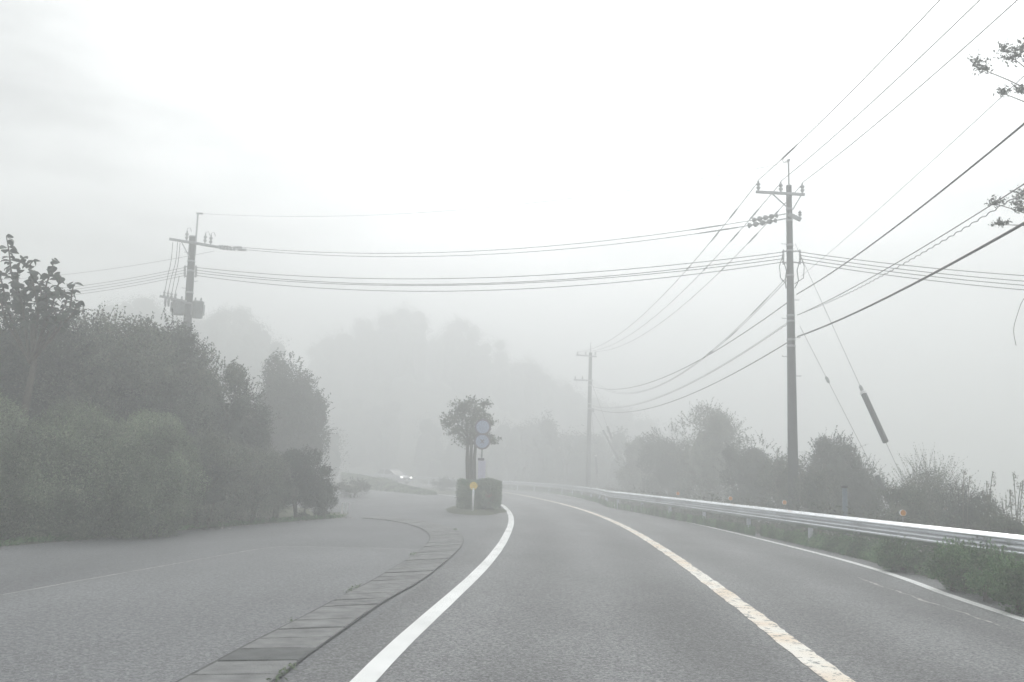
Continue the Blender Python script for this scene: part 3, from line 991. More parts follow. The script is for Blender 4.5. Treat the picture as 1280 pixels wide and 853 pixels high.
q = q * (1 - .13 * np.maximum(0, ln - 1.1)) * (1 - .14 * r.random((N, 1)) ** 2 + .04 * r.normal(0, 1, (N, 1)))
q = q * np.array([hw, 1.9, (top_z - .12) / 2]) + np.array([0, 0, (top_z + .12) / 2])
q += .05 * np.sin(q[:, [1, 2, 0]] * 5)
f.leaves(q, fc, .05)
f.core((0, 0, top_z / 2), (hw * .9, 1.75, top_z / 2 * .9))
f.sprigs((0, 0, top_z * .5), (hw * .98, 1.85, top_z * .5), 260, .14, .05)
f.mass((0, 0, top_z * .45), (hw * .98, 1.9, top_z * .5), 26, 4000, .05, core=False, sub=.3, bottom=-2)
f.build('foliage', LEAF_HEDGE, root)
f2 = Foliage(56)
cpt = np.array([[.42, -1.85, .62]]) + r.normal(0, .08, (60, 3))
f2.leaves(cpt, np.tile([0, -1., 0], (60, 1)), .05)
cpt2 = np.array([[-.48, -1.9, 1.05]]) + r.normal(0, .07, (60, 3))
f2.build('red_foliage', LEAF_RED, root)
f3 = Foliage(57); f3.leaves(cpt2, np.tile([0, -1., 0], (60, 1)), .06); f3.build('fresh_foliage', LEAF_FRESH, root)
tag(root, 'clipped dark box hedge on the traffic island under the signs', 'hedge')

# island tree
def island_tree():
    Yd = 34.4
    c = P(589, 500, Yd)
    O = Vector((P(590, 560, Yd).x, Yd, 0))
    root = empty('small_tree', O)
    cl_px = [(580, 508, 17, 7), (596, 512, 14, 6), (568, 522, 15, 8), (588, 524, 20, 10), (603, 520, 12, 6), (571, 538, 16, 9), (592, 540, 18, 10), (583, 552, 13, 8), (611, 528, 9, 5), (614, 551, 10, 6), (607, 546, 10, 7), (560, 530, 8, 5), (600, 534, 14, 8), (576, 513, 9, 5), (606, 505, 6, 2.5), (589, 503, 7, 3)]
    ends = [P(x, y + 3, Yd) - O for x, y, _, _ in cl_px[:11]]
    f = Foliage(88)
    for x, y, w, h in cl_px:
        q = P(x, y, Yd + random.uniform(-.5, .5)) - O
        rx, rz = w / F * Yd, h / F * Yd
        f.blob(q, (rx * .95, rx * .8, rz), int(2400 * rx * rz) + 60, .12, .32, .3, .8)
        f.sprigs(q, (rx, rx * .8, rz), 12, .22, .11, up=-.15, k=4, spread=.3)
    f.build('crown', LEAF_MID, root)
    for dx, tx in ((-.10, -.17), (.0, -.02), (.10, .14)):
        t0 = Vector((dx, 0, -.05)); t1 = Vector((tx, 0, P(588, 548, Yd).z))
        MB().tube([t0, t0.lerp(t1, .35) + Vector((.03, 0, 0)), t0.lerp(t1, .7) - Vector((.02, 0, 0)), t1], [.10, .08, .07, .05], 8).build('trunk', M_BARK, root, True)
    for e in ends:
        s_ = Vector((random.uniform(-.2, .2), 0, P(588, 556, Yd).z))
        MB().tube([s_, s_.lerp(e, .5) + Vector((0, 0, .08)), e], [.04, .028, .012], 6).build('branch', M_BARK, root, True)
    tag(root, 'small round-topped tree rising behind the signs on the traffic island', 'tree')
island_tree()

def disc(cx, cz, y, r_, th, n=28):
    m = MB()
    vs = [(cx + r_ * math.cos(2 * math.pi * k / n), y, cz + r_ * math.sin(2 * math.pi * k / n)) for k in range(n)]
    vs += [(x, y + th, z) for x, _, z in vs]
    m.add(vs, [tuple(range(n)), tuple(reversed(range(n, 2 * n)))] + [(k, n + k, n + (k + 1) % n, (k + 1) % n) for k in range(n)])
    return m
def ring(cx, cz, y, r0, r1, th, n=28):
    vs = []
    for rr, yy in ((r0, y), (r1, y), (r1, y + th), (r0, y + th)):
        vs += [(cx + rr * math.cos(2 * math.pi * k / n), yy, cz + rr * math.sin(2 * math.pi * k / n)) for k in range(n)]
    fs = []
    for l in range(4):
        for k in range(n):
            j = (k + 1) % n
            fs.append((l * n + k, l * n + j, ((l + 1) % 4) * n + j, ((l + 1) % 4) * n + k))
    return MB().add(vs, fs)
Ys = 33.2
sp = P(602, 575, Ys)
root = empty('traffic_sign', (sp.x, Ys, 0))
tag(root, 'two round blue signs stacked on one post above the island hedge', 'sign')
MB().tube([(0, 0.03, 0), (0, .03, P(602, 523, Ys).z)], .032, 10).build('post', M_STEEL, root, True)
for py_, lb in ((534, 'upper round sign with plain pale blue face'), (552, 'lower round sign with small dark mark')):
    z = P(602, py_, Ys).z
    fo = disc(0, z, -.03, .25, .008).build('sign_face', M_SIGNF, root); fo['label'] = lb
    ring(0, z, -.038, .245, .305, .02).build('rim', M_SIGNR, fo)
    MB().box((0, .0, z), (.10, .045, .05)).build('bracket', M_STEEL, fo)
    if py_ == 552:
        m = MB()
        for a in (.78, -.78):
            m.box((0, -.036 - (.002 if a < 0 else 0), z), (.2, .004, .035), M=Matrix.Rotation(a, 3, 'Y'))
        m.build('mark', M_SIGNR, fo)
z0, z1 = P(602, 600, Ys).z, P(602, 576, Ys).z
MB().box((.02, -.02, (z0 + z1) / 2), (.28, .012, z1 - z0), bev=.004).build('panel', M_SIGNP, root)['label'] = 'tall blank pale lilac panel below the round signs'
MB().box((-.02, -.02, z1 + .05), (.24, .016, .09), bev=.004).build('panel_header', M_SIGNR, root)
# yellow marker in front of the hedge
ym = G(592, 633)
ym = Vector((P(592, 607, ic.y - .35).x, ic.y - .35, 0))
root = empty('island_marker', ym)
tag(root, 'round yellow reflector on a short white post before the island hedge', 'marker post')
z = P(592, 607.5, ym.y).z
MB().tube([(0, 0, 0), (0, 0, z - .08)], .038, 10).build('post', M_WPLASTIC, root, True)
MB().tube([(0, 0, 0), (0, 0, .04)], .09, 12).build('base', M_DARK, root, True)
fo = disc(0, z, -.02, .125, .03).build('reflector', M_YELLOW, root)
ring(0, z, -.026, .118, .138, .042).build('rim', M_DARK if False else M_YELLOW, fo)

# ------------------------------------------------------------------ guard rail
rail_px = [(1280, 670), (1236, 665), (1192, 658.5), (1135, 652), (1077, 647), (1030, 642.5), (988, 638.2), (940, 633), (880, 626), (830, 620.5), (780, 615), (740, 611.5), (700, 608.3)]
RLp = pl(rail_px, .775)
cr_ = np.polyfit([p.y for p in RLp], [p.x for p in RLp], 3, w=[1 / (1 + p.y / 20) for p in RLp])
offR = offset(mid, mid_n, LANE + .95, 0)
rail = [Vector((float(np.polyval(cr_, 12)) + .25, y, 0)) for y in (-30, -15, 0, 6)]
rail += [Vector((float(np.polyval(cr_, y)), y, 0)) for y in np.arange(12, 44, 2)]
oy = np.array([p.y for p in offR if p.y < 120]); ox = np.array([p.x for p in offR if p.y < 120])
gap44 = rail[-1].x - float(np.interp(rail[-1].y, oy, ox))
last_y = rail[-1].y
far = [Vector((p.x + gap44 * math.exp(-(p.y - last_y) / 16), p.y, 0)) for p in offR if p.y > last_y + 2 and p.y < 125]
rail += far[::2]
rail = resample(smooth_poly(rail, 2), .5)
rn = normals(rail)
prof = [(.035, .752), (.022, .768), (.0, .768), (-.07, .722), (-.08, .705), (-.075, .68), (.0, .625), (.012, .60), (.0, .575), (-.07, .532), (-.08, .512), (-.075, .488), (.0, .425), (.03, .42)]
root = empty('guard_rail', (0, 0, 0))
tag(root, 'galvanised double-wave guard rail curving along the right road edge', 'guard rail')
SEG = 8
k = 0
while k < len(rail) - 1:
    e = min(k + SEG, len(rail) - 1)
    vs, fs = [], []
    w = 2 * len(prof)
    for i in range(k, e + 1):
        lap = .004 if i == e else 0
        for s_ in (0, 1):
            pr = prof if s_ == 0 else list(reversed(prof))
            for o_, z in pr:
                oo = o_ + (.005 if s_ else 0) + lap
                vs.append((rail[i].x + rn[i].x * oo, rail[i].y + rn[i].y * oo, z))
    for i in range(e - k):
        for j in range(w):
            j2 = (j + 1) % w
            fs.append((i * w + j, (i + 1) * w + j, (i + 1) * w + j2, i * w + j2))
    fs.append(tuple(range(w))); fs.append(tuple(reversed(range((e - k) * w, (e - k + 1) * w))))
    MB().add(vs, fs).build('rail_beam', M_RAIL, root, False)
    k = e
for k in range(SEG, len(rail) - 1, SEG):
    if not 9 < rail[k].y < 45: continue
    q, n_ = rail[k], rn[k]
    t_ = Vector((-n_.y, n_.x, 0))
    for dt in (-.09, .09):
        for z_ in (.655, .55, .46):
            o_ = -.045 if z_ != .55 else -.042
            c_ = q + n_ * o_ + t_ * dt
            MB().tube([(c_.x + n_.x * .01, c_.y + n_.y * .01, z_), (c_.x - n_.x * .022, c_.y - n_.y * .022, z_)], .014, 6).build('bolt', M_STEEL, root)
post_me = MB().tube([(0, 0, -.35), (0, 0, .72)], .057, 12)
post_me.tube([(0, 0, .72), (0, 0, .735), (0, 0, .74)], [.06, .06, .035], 12)
pm = post_me.build('post', M_RAILPOST, root, False)
first = True
br = MB().box((-.05, 0, .6), (.07, .07, .12)).build('bracket', M_STEEL, pm)
bl = MB().tube([(-.0, 0, .6), (-.1, 0, .6)], .014, 6).build('bolt', M_STEEL, pm)
for i in range(5, len(rail) - 3, 8):
    if rail[i].y < 4: continue
    q = rail[i] + rn[i] * .10
    ang_ = math.atan2(rn[i].y, rn[i].x)
    if first:
        pm.location = q; pm.rotation_euler = (0, 0, ang_); first = False
    else:
        o = pm.copy(); COL.objects.link(o); o.parent = root; o.location = q; o.rotation_euler = (0, 0, ang_)
        for ch in (br, bl):
            c2 = ch.copy(); COL.objects.link(c2); c2.parent = o
for px_, py_, sz in ((1120, 641, 7), (973, 628, 5), (908, 623, 4.6), (846, 617, 4)):
    best = min(range(len(rail)), key=lambda i: abs((P(px_, py_, max(1, rail[i].y)).x - rail[i].x)) + (0 if rail[i].y > 6 else 99))
    i = best
    q = rail[i] + rn[i] * .10
    o = empty('delineator', (q.x, q.y, 0)); o.parent = root
    o['label'] = 'round orange delineator standing above the rail'
    MB().tube([(0, 0, .72), (0, 0, .86)], .012, 6).build('stalk', M_STEEL, o)
    zc = P(px_, py_, q.y).z
    rr = sz / 2 / F * q.y * 1.05
    disc(0, zc, -.02, rr, .03, 16).build('reflector', M_ORANGER, o)
    ring(0, zc, -.024, rr * .97, rr * 1.06, .04, 16).build('rim', M_WPLASTIC, o)

# marker post beyond the rail
q = P(1056, 620, 20.5)
gz = hz(q.x, q.y)
zt = P(1056, 607, 20.5).z
root = empty('marker_post', (q.x, q.y, gz - .1))
MB().tube([(0, 0, 0), (0, 0, zt - gz + .1 - .06)], .055, 12).build('shaft', M_BLUEG, root, True)
MB().tube([(0, 0, zt - gz + .04), (0, 0, zt - gz + .085), (0, 0, zt - gz + .1)], [.075, .075, .04], 12).build('cap', M_DARK, root, True)
tag(root, 'short blue-grey post with dark cap behind the guard rail', 'post')

# ------------------------------------------------------------------ utility poles
Y1, Y2, Y3 = 28.0, 69.0, 36.0
def lat(px, py, Y): return P(px, py, Y)
def insulator(parent, pos, h=.26, r_=.055, up_=1):
    m = MB()
    p0 = Vector(pos)
    zz = [0, .02, .05, .08, .1, .13, .16, .18, .21, 1]
    pr = [(0, .02), (.03, .02), (.05, .045), (.09, .06), (.10, .03), (.14, .03), (.15, .055), (.19, .055), (.20, .025), (.26, .025)]
    m.tube([p0 + Vector((0, 0, a * h / .26 * up_)) for a, _ in pr], [b * r_ / .055 for _, b in pr], 8)
    return m.build('insulator', M_CERAM, parent, True)
def strain(parent, a, b, r_=.055):
    """dead-end insulator string lying along the wire"""
    a, b = Vector(a), Vector(b)
    m = MB(); pts, rd = [], []
    n = 26
    for i in range(n + 1):
        t = i / n
        pts.append(a.lerp(b, t))
        k = t * 5 % 1
        rd.append(.016 + (r_ * (1 - abs(k - .45) * 1.6) if .08 < t < .92 and k < .8 else 0))
    m.tube(pts, [max(.012, x) for x in rd], 8)
    return m.build('strain_insulator', M_CERAM, parent, True)
def bands(parent, base_h, hs, rf, w=.07):
    for h in hs:
        MB().tube([(0, 0, h - w / 2), (0, 0, h + w / 2)], rf(h) + .012, 14).build('band', M_STEEL, parent, True)
def step_bolts(parent, h0, h1, rf, dirs=((1, 0), (-1, 0)), gap=.45):
    h = h0; k = 0
    while h < h1:
        d = dirs[k % len(dirs)]; rr = rf(h)
        MB().tube([(d[0] * rr * .8, d[1] * rr * .8, h), (d[0] * (rr + .16), d[1] * (rr + .16), h), (d[0] * (rr + .16), d[1] * (rr + .16), h + .03)], .011, 5).build('step_bolt', M_STEEL, parent)
        h += gap; k += 1

# --- near pole
b1 = P(992, 636, Y1); t1 = P(988, 233, Y1)
gz1 = hz(b1.x, b1.y) - .3
root1 = empty('utility_pole', (b1.x, b1.y, gz1))
O1 = Vector((b1.x, b1.y, gz1))
tag(root1, 'tall near concrete utility pole behind the right guard rail', 'utility pole', 'utility poles')
H1 = t1.z - gz1
def rf1(h): return .178 - (.178 - .088) * h / H1
MB().tube([(0, 0, h) for h in np.linspace(0, H1, 8)], [rf1(h) for h in np.linspace(0, H1, 8)], 20).build('shaft', M_POLE, root1, True)
MB().tube([(0, 0, H1), (0, 0, H1 + .02), (0, 0, H1 + .05)], [.095, .095, .04], 16).build('pole_cap', M_STEEL, root1, True)
ztop = P(987, 200, Y1).z - gz1
MB().tube([(.0, 0, H1 - .5), (0, 0, ztop)], .028, 8).build('top_rod', M_STEEL, root1, True)
m = MB(); m.tube([(-.16, 0, ztop + .03), (-.2, 0, ztop - .02), (-.16, 0, ztop - .10), (-.04, 0, ztop - .05), (.05, 0, ztop - .02)], [.015] * 5, 6)
m.tube([(-.05, 0, ztop - .03), (.05, 0, ztop + .02)], .03, 8); m.build('top_clamp', M_STEEL, root1, True)
def L1(px, py, dY=0.0): return P(px, py, Y1 + dY) - O1
a, b = L1(945, 240, -.28), L1(1006, 243.5, -.28)
arm_dir = (b - a).normalized()
def bar(parent, a, b, w, h, name='crossarm', mt=M_STEEL):
    a, b = Vector(a), Vector(b)
    d = (b - a); ln_ = d.length; x = d.normalized(); z = Vector((0, 0, 1)); y = z.cross(x).normalized(); z = x.cross(y)
    M_ = Matrix((x, y, z)).transposed()
    return MB().box((a + b) / 2, (ln_, w, h), M=M_).build(name, mt, parent)
bar(root1, a, b, .07, .08)
tips1 = []
for px_ in (948, 976, 1003):
    t = (px_ - 945) / 61
    q = a.lerp(b, t) + Vector((0, 0, .04))
    insulator(root1, q, .34, .07)
    tips1.append(q + Vector((0, 0, .36)))
bar(root1, L1(966, 243, -.22), L1(987, 262, -.2), .03, .035, 'brace')
bar(root1, L1(1001, 245, -.22), L1(991, 262, -.2), .03, .035, 'brace')
# second level: strain insulators for the line crossing to the left
de = []
for (x0_, y0_, x1_, y1_) in ((984, 267, 938, 276), (985, 273, 931, 283)):
    A_ = L1(x0_, y0_, -.1 if y0_ < 270 else .15); B_ = L1(x1_, y1_, 1.0)
    strain(root1, A_.lerp(B_, .18), B_, .09)
    MB().tube([A_, A_.lerp(B_, .2)], .02, 6).build('strain_link', M_STEEL, root1)
    de.append(B_ + O1)
bar(root1, L1(986, 268, -.2), L1(1001, 275, -.2), .09, .12, 'crossarm')
insulator(root1, L1(1000, 271, -.2), .2, .06)
bands(root1, 0, [L1(990, y).z for y in (262, 276, 307, 314, 345, 395, 402, 425, 433)], rf1)
step_bolts(root1, L1(990, 470).z, L1(990, 290).z, rf1, gap=.62)
# rack of four spool insulators on either side
sp1l, sp1r = [], []
for side, xx in ((-1, 979), (1, 1000)):
    q0, q1 = L1(xx, 314), L1(xx, 329)
    bar(root1, Vector((0, 0, q0.z - .03)), q0, .04, .04, 'rack_arm')
    bar(root1, Vector((0, 0, q1.z + .03)), q1, .04, .04, 'rack_arm')
    MB().tube([q0 + Vector((0, 0, .05)), q1 - Vector((0, 0, .05))], .018, 6).build('rack_rod', M_STEEL, root1)
    for j in range(4):
        c = q0.lerp(q1, (j + .3) / 3.6)
        MB().tube([c + Vector((0, 0, dz)) for dz in (-.04, -.03, -.01, .01, .03, .04)], [.03, .045, .028, .028, .045, .03], 10).build('spool_insulator', M_CERAM, root1, True)
        (sp1l if side < 0 else sp1r).append(c + O1)
    # slack loops hanging from the rack
    d = side
    MB().tube([q1 + Vector((0, 0, .1)), q1 + Vector((-.10 * d, 0, -.25)), q1 + Vector((-.06 * d, 0, -.6)), Vector((.14 * d, 0, q1.z - .85))], .014, 6).build('jumper_cable', M_WIRE, root1, True)
    MB().tube([q0 + Vector((0, 0, -.1)), q0 + Vector((.13 * d, 0, -.5)), q0 + Vector((.10 * d, 0, -.9)), Vector((.14 * d, 0, q1.z - .7))], .012, 6).build('jumper_cable', M_WIRE, root1, True)

# --- far pole
b2 = P(735, 607, Y2); t2 = P(738, 441, Y2)
gz2 = hz(b2.x, b2.y) - .4
O2 = Vector((b2.x, b2.y, gz2))
root2 = empty('utility_pole', O2)
tag(root2, 'faint distant utility pole standing in the fog at the bend', 'utility pole', 'utility poles')
H2 = t2.z - gz2
def rf2(h): return .20 - .075 * h / H2
def L2(px, py, dY=0.0): return P(px, py, Y2 + dY) - O2
MB().tube([(0, 0, h) for h in np.linspace(0, H2, 6)], [rf2(h) for h in np.linspace(0, H2, 6)], 14).build('shaft', M_POLE, root2, True)
MB().tube([(0, 0, H2 - .5), (0, 0, P(738, 428, Y2).z - gz2)], .03, 6).build('top_rod', M_STEEL, root2, True)
bar(root2, L2(720, 444, -.2), L2(746, 446, -.2), .09, .10)
bar(root2, L2(717, 475, -.2), L2(741, 476, -.2), .09, .10)
tips2 = []
for px_ in (722, 732, 744):
    q = L2(px_, 444.5, -.2); insulator(root2, q, .3, .07); tips2.append(q + O2 + Vector((0, 0, .3)))
for px_ in (719, 728): insulator(root2, L2(px_, 475, -.2), .3, .07)
bands(root2, 0, [L2(737, y).z for y in (482, 505, 511)], rf2, .12)
m = MB().box(L2(741, 513), (.2, .2, .3), bev=.02); m.build('junction_box', M_XFMR, root2)

# --- transformer pole on the left
b3 = P(233.5, 418, Y3); t3 = P(241, 297, Y3)
dx = (t3.x - b3.x) / (t3.z - b3.z)
gz3 = hz(b3.x, b3.y) - .3
foot = Vector((b3.x - dx * (b3.z - gz3), Y3, gz3))
O3 = foot
root3 = empty('utility_pole', O3)
tag(root3, 'leaning utility pole with transformers above the left trees', 'utility pole', 'utility poles')
def L3(px, py, dY=0.0): return P(px, py, Y3 + dY) - O3
H3 = (t3 - O3).z
def ax3(h): return Vector((dx * h, 0, h))
def rf3(h): return .20 - .06 * h / H3
hs_ = np.linspace(0, H3, 8)
MB().tube([ax3(h) for h in hs_], [rf3(h) for h in hs_], 18).build('shaft', M_POLE, root3, True)
MB().tube([ax3(H3), ax3(H3 + .05)], [.17, .15], 14).build('pole_cap', M_STEEL, root3, True)
rt = L3(247.5, 267)
MB().tube([ax3(H3 - .9) + Vector((.14, -.05, 0)), rt], .035, 8).build('top_rod', M_STEEL, root3, True)
MB().tube([rt + Vector((-.06, 0, .0)), rt + Vector((.2, 0, .0))], .04, 8).build('top_clamp', M_STEEL, root3, True)
bar(root3, L3(212, 299, -.22), L3(272, 309, -.22), .09, .10)
bar(root3, L3(236, 302.5, -.32), L3(276, 309.5, -.32), .07, .09, 'crossarm')
bar(root3, L3(227, 303, -.2), L3(237, 322, -.18), .035, .04, 'brace')
for px_, py_ in ((233, 301), (256, 304.5), (263, 306)): insulator(root3, L3(px_, py_, -.22), .42, .07)
for px_, py_ in ((233, 293), (256, 298), (263, 299)):
    q = L3(px_, py_, -.22) + Vector((0, 0, .12))
    MB().tube([q, q + Vector((.03, 0, .14)), q + Vector((.14, 0, .16)), q + Vector((.2, 0, .0))], .01, 5).build('jumper_cable', M_WIRE, root3, True)
de3 = []
for pth in (((272, 307.5), (290, 309.5), (303, 309.5)), ((273, 310.5), (296, 312.3), (309, 312.5))):
    q = [L3(x, y, -.25) for x, y in pth]
    strain(root3, q[0], q[1], .06); strain(root3, q[1], q[2], .06)
    de3.append(q[2] + O3)
# lower arm with cut-outs and two transformers
bar(root3, L3(200, 370.5, -.25), L3(233, 377, -.25), .08, .09)
bar(root3, L3(214, 375, .1), L3(254, 380, .1), .1, .1)
for px_ in (205, 209.5, 214, 219):
    q = L3(px_, 371.5 + (px_ - 205) * .2, -.25); insulator(root3, q, .28, .06)
for px_ in (207, 211):
    q = L3(px_, 373, -.25); MB().tube([q, q + Vector((0, 0, -.15)), q + Vector((.02, 0, -.35))], [.05, .06, .04], 8).build('fuse_cutout', M_CERAM, root3, True)
def transformer(px0, px1, py0, py1, dY, name_label):
    a, b = L3(px0, py0, dY), L3(px1, py1, dY)
    w = abs(b.x - a.x); h = abs(a.z - b.z); c = (a + b) / 2
    t = MB().tube([c + Vector((0, 0, -h / 2)), c + Vector((0, 0, -h / 2 + .02)), c + Vector((0, 0, h / 2 - .08)), c + Vector((0, 0, h / 2 - .06)), c + Vector((0, 0, h / 2)), c + Vector((0, 0, h / 2 + .02))], [w * .42, w * .45, w * .45, w * .5, w * .5, w * .3], 16).build('transformer', M_XFMR, root3, True)
    t['label'] = name_label
    for k in (-1, 1):
        q = c + Vector((k * w * .25, -w * .1, h / 2))
        MB().tube([q, q + Vector((0, 0, .05)), q + Vector((0, 0, .12)), q + Vector((0, 0, .16))], [.03, .05, .035, .02], 8).build('bushing', M_CERAM, t, True)
        MB().box(c + Vector((k * w * .48, 0, 0)), (.05, w * .5, h * .65), bev=.01).build('cooling_fin', M_XFMR, t)
transformer(215.5, 230, 375, 394, -.1, 'transformer left of the pole')
transformer(241, 253.5, 377, 398, -.1, 'transformer right of the pole')
for (xa, ya, xb, yb) in ((216, 303, 205, 371), (222, 303, 209, 371), (225, 304, 214, 372)):
    q = [L3(xa, ya, -.22), L3(xa - 2, ya + 25, -.25), L3((xa + xb) / 2 - 1, (ya + yb) / 2 + 8, -.25), L3(xb, yb, -.25)]
    MB().tube(smooth_poly(q, 2), .012, 5).build('jumper_cable', M_WIRE, root3, True)
q = [L3(224, 345, -.2), L3(223, 352, -.2), L3(220, 362, -.2), L3(218, 372, -.2)]
MB().tube(smooth_poly(q, 2), .012, 5).build('jumper_cable', M_WIRE, root3, True)
sp3l, sp3r = [], []
for side, xx in ((-1, 231), (1, 245)):
    q0, q1 = L3(xx, 333.5), L3(xx, 345.5)
    for qq in (q0, q1): bar(root3, Vector((dx * qq.z, 0, qq.z)), qq, .05, .05, 'rack_arm')
    MB().tube([q0 + Vector((0, 0, .06)), q1 - Vector((0, 0, .06))], .02, 6).build('rack_rod', M_STEEL, root3)
    for j in range(4):
        c = q0.lerp(q1, (j + .3) / 3.6)
        MB().tube([c + Vector((0, 0, dz)) for dz in (-.05, -.035, -.01, .01, .035, .05)], [.035, .055, .035, .035, .055, .035], 10).build('spool_insulator', M_CERAM, root3, True)
        (sp3l if side < 0 else sp3r).append(c + O3)
bands(root3, 0, [], rf3)
for py_ in (327, 339, 366, 380):
    c = L3(238.5 - (py_ - 297) * .062, py_)
    MB().tube([ax3(c.z - .04), ax3(c.z + .04)], rf3(c.z) + .015, 14).build('band', M_STEEL, root3, True)
for k, py_ in enumerate((316, 352, 361)):
    c = L3(240, py_); rr = rf3(c.z); s_ = 1 if k % 2 else -1
    MB().tube([ax3(c.z) + Vector((s_ * rr * .8, 0, 0)), ax3(c.z) + Vector((s_ * (rr + .18), 0, .02))], .012, 5).build('step_bolt', M_STEEL, root3)

# ------------------------------------------------------------------ overhead wires, every one a thing
def wire(label, A, B, sag, r_, m=M_WIRE, n=36, sleeves=(), group='overhead wires'):
    A, B = Vector(A), Vector(B)
    pts = [A.lerp(B, i / n) - Vector((0, 0, 4 * sag * (i / n) * (1 - i / n))) for i in range(n + 1)]
    o = MB().tube(pts, r_, 6).build('overhead_wire', m, None, True)
    tag(o, label, 'wire', group)
    for t0_, t1_ in sleeves:
        q = [A.lerp(B, t) - Vector((0, 0, 4 * sag * t * (1 - t))) for t in np.linspace(t0_, t1_, 5)]
        MB().tube(q, [r_ * 1.2, r_ * 2.3, r_ * 2.3, r_ * 2.3, r_ * 1.2], 8).build('sleeve', M_DARK if m is M_WIRE else M_STEEL, o, True)
    return o
def toward_camera(A, px, py, sag, Yend=-14):
    """other end of a wire that leaves the near pole at A and passes over the car: same height, seen leaving the frame at px,py"""
    span = A.y - Yend
    lo, hi = 4.0, A.y - 2
    for _ in range(50):
        y = (lo + hi) / 2
        t = (A.y - y) / span
        z = A.z - 4 * sag * t * (1 - t)
        if P(px, py, y).z > z: hi = y
        else: lo = y
    xe = P(px, py, y).x
    t = (A.y - y) / span
    return Vector((A.x + (xe - A.x) / t, Yend, A.z))
tw = [p + O1 for p in tips1]
nm = ('left', 'middle', 'right')
for k, (ex, ey) in enumerate(((1175, 0), (1225, 0), (1272, 0))):
    wire('top wire passing overhead from the %s crossarm insulator of the near pole' % nm[k], tw[k], toward_camera(tw[k], ex, ey, 1.1), 1.1, .0115, M_WIRE, sleeves=((.06, .10),) if k == 0 else ())
top1 = P(987, 201, Y1)
for k in range(3):
    wire('top wire sagging from the %s near pole insulator to the far pole' % nm[k], tw[k] - Vector((0, 0, .05)), tips2[k], 1.35, .013, M_WIREG, sleeves=((.05, .075), (.10, .13), (.2, .215)))
AA = P(1002, 345, Y1)
wire('thin pale wire rising from the near pole above the thick cables', AA, toward_camera(AA, 1278, 97, .5), .5, .006, M_WIREG)
AA = P(996, 368, Y1)
wire('upper thick black cable running overhead right of the near pole', AA, toward_camera(AA, 1279, 156, 1.0), 1.0, .017)
AA = P(985, 378, Y1)
wire('upper black cable sagging from near pole to far pole', AA, P(741, 483.5, Y2), 1.15, .017)
AA = P(997, 394, Y1); BB = toward_camera(AA, 1279, 231, .9)
wire('upper cable of the lashed pair right of the near pole', AA, BB, .9, .010)
# lower cable of the pair is wound round its carrier
def lashed(label, A, B, sag, drop, r_, turns, n=1000):
    A, B = Vector(A), Vector(B)
    side = (B - A).cross(Vector((0, 0, 1))).normalized()
    pts = []
    for i in range(n + 1):
        t = i / n
        w = 2 * math.pi * turns * t
        pts.append(A.lerp(B, t) - Vector((0, 0, 4 * sag * t * (1 - t) + drop * min(1, t * 6) * 1.0)) + (side * math.cos(w) + Vector((0, 0, 1)) * math.sin(w)) * .012)
    return tag(MB().tube(pts, r_, 5).build('overhead_wire', M_WIREG, None, True), label, 'wire', 'overhead wires')
lashed('lower wavy cable of the lashed pair right of the near pole', AA, BB, .95, .07, .009, 125)
AA = P(986, 404, Y1)
lashed('wavy lashed cable sagging from near pole to far pole', AA, P(741, 508, Y2), 1.05, .0, .012, 110)
wire('carrier wire of the wavy cable between near and far pole', AA + Vector((0, 0, .05)), P(741, 507, Y2), 1.05, .008, M_WIREG)
AA = P(997, 421, Y1)
wire('lowest and thickest black cable running overhead right of the near pole', AA, toward_camera(AA, 1279, 280, .9), .9, .023)
AA = P(985, 428, Y1)
wire('lowest black cable sagging from near pole to far pole', AA, P(741, 511, Y2), 1.05, .018)
for k, (y0_, e, sl) in enumerate(((346, 490, (.04, .09)), (350, 493, (.12, .16)))):
    wire('%s thin service wire between near and far pole with small clamps' % ('upper', 'lower')[k], P(984, y0_, Y1), P(738, e - 22, Y2) - Vector((0, 0, .3)), 2.3 - .1 * k, .010, M_WIREG, sleeves=(sl, (.2, .225)))
o4 = ('topmost', 'second', 'third', 'lowest')
for k in range(4):
    wire('%s of four cables crossing from near pole to transformer pole' % o4[k], sp1l[k], sp3r[k], .66 + (.02, .12, .05, .16)[k], .0115, M_WIRE)
    wire('%s of four cables leaving the near pole to the right' % o4[k], sp1r[k], P(1500, (354, 363, 369, 376)[k], 24) , .2, .0115, M_WIRE)
    wire('%s of four cables leaving the transformer pole to the left' % o4[k], sp3l[k], P(-60, 366 + 3.4 * k, 44), .35, .011, M_WIREG)
for k in range(2):
    wire('%s of two power lines crossing between the strain insulators' % ('upper', 'lower')[k], de[k], de3[k], .62, .011, M_WIREG, sleeves=((.0, .085),) if k else ((.04, .10),))
wire('hair-thin earth wire from transformer pole rod to near pole rod', rt + O3, P(986, 203, Y1), .75, .0055, M_WIREG)
wire('single pale wire leaving the transformer pole to the left', P(268, 314, Y3), P(-60, 352, 44), .3, .008, M_WIREG)

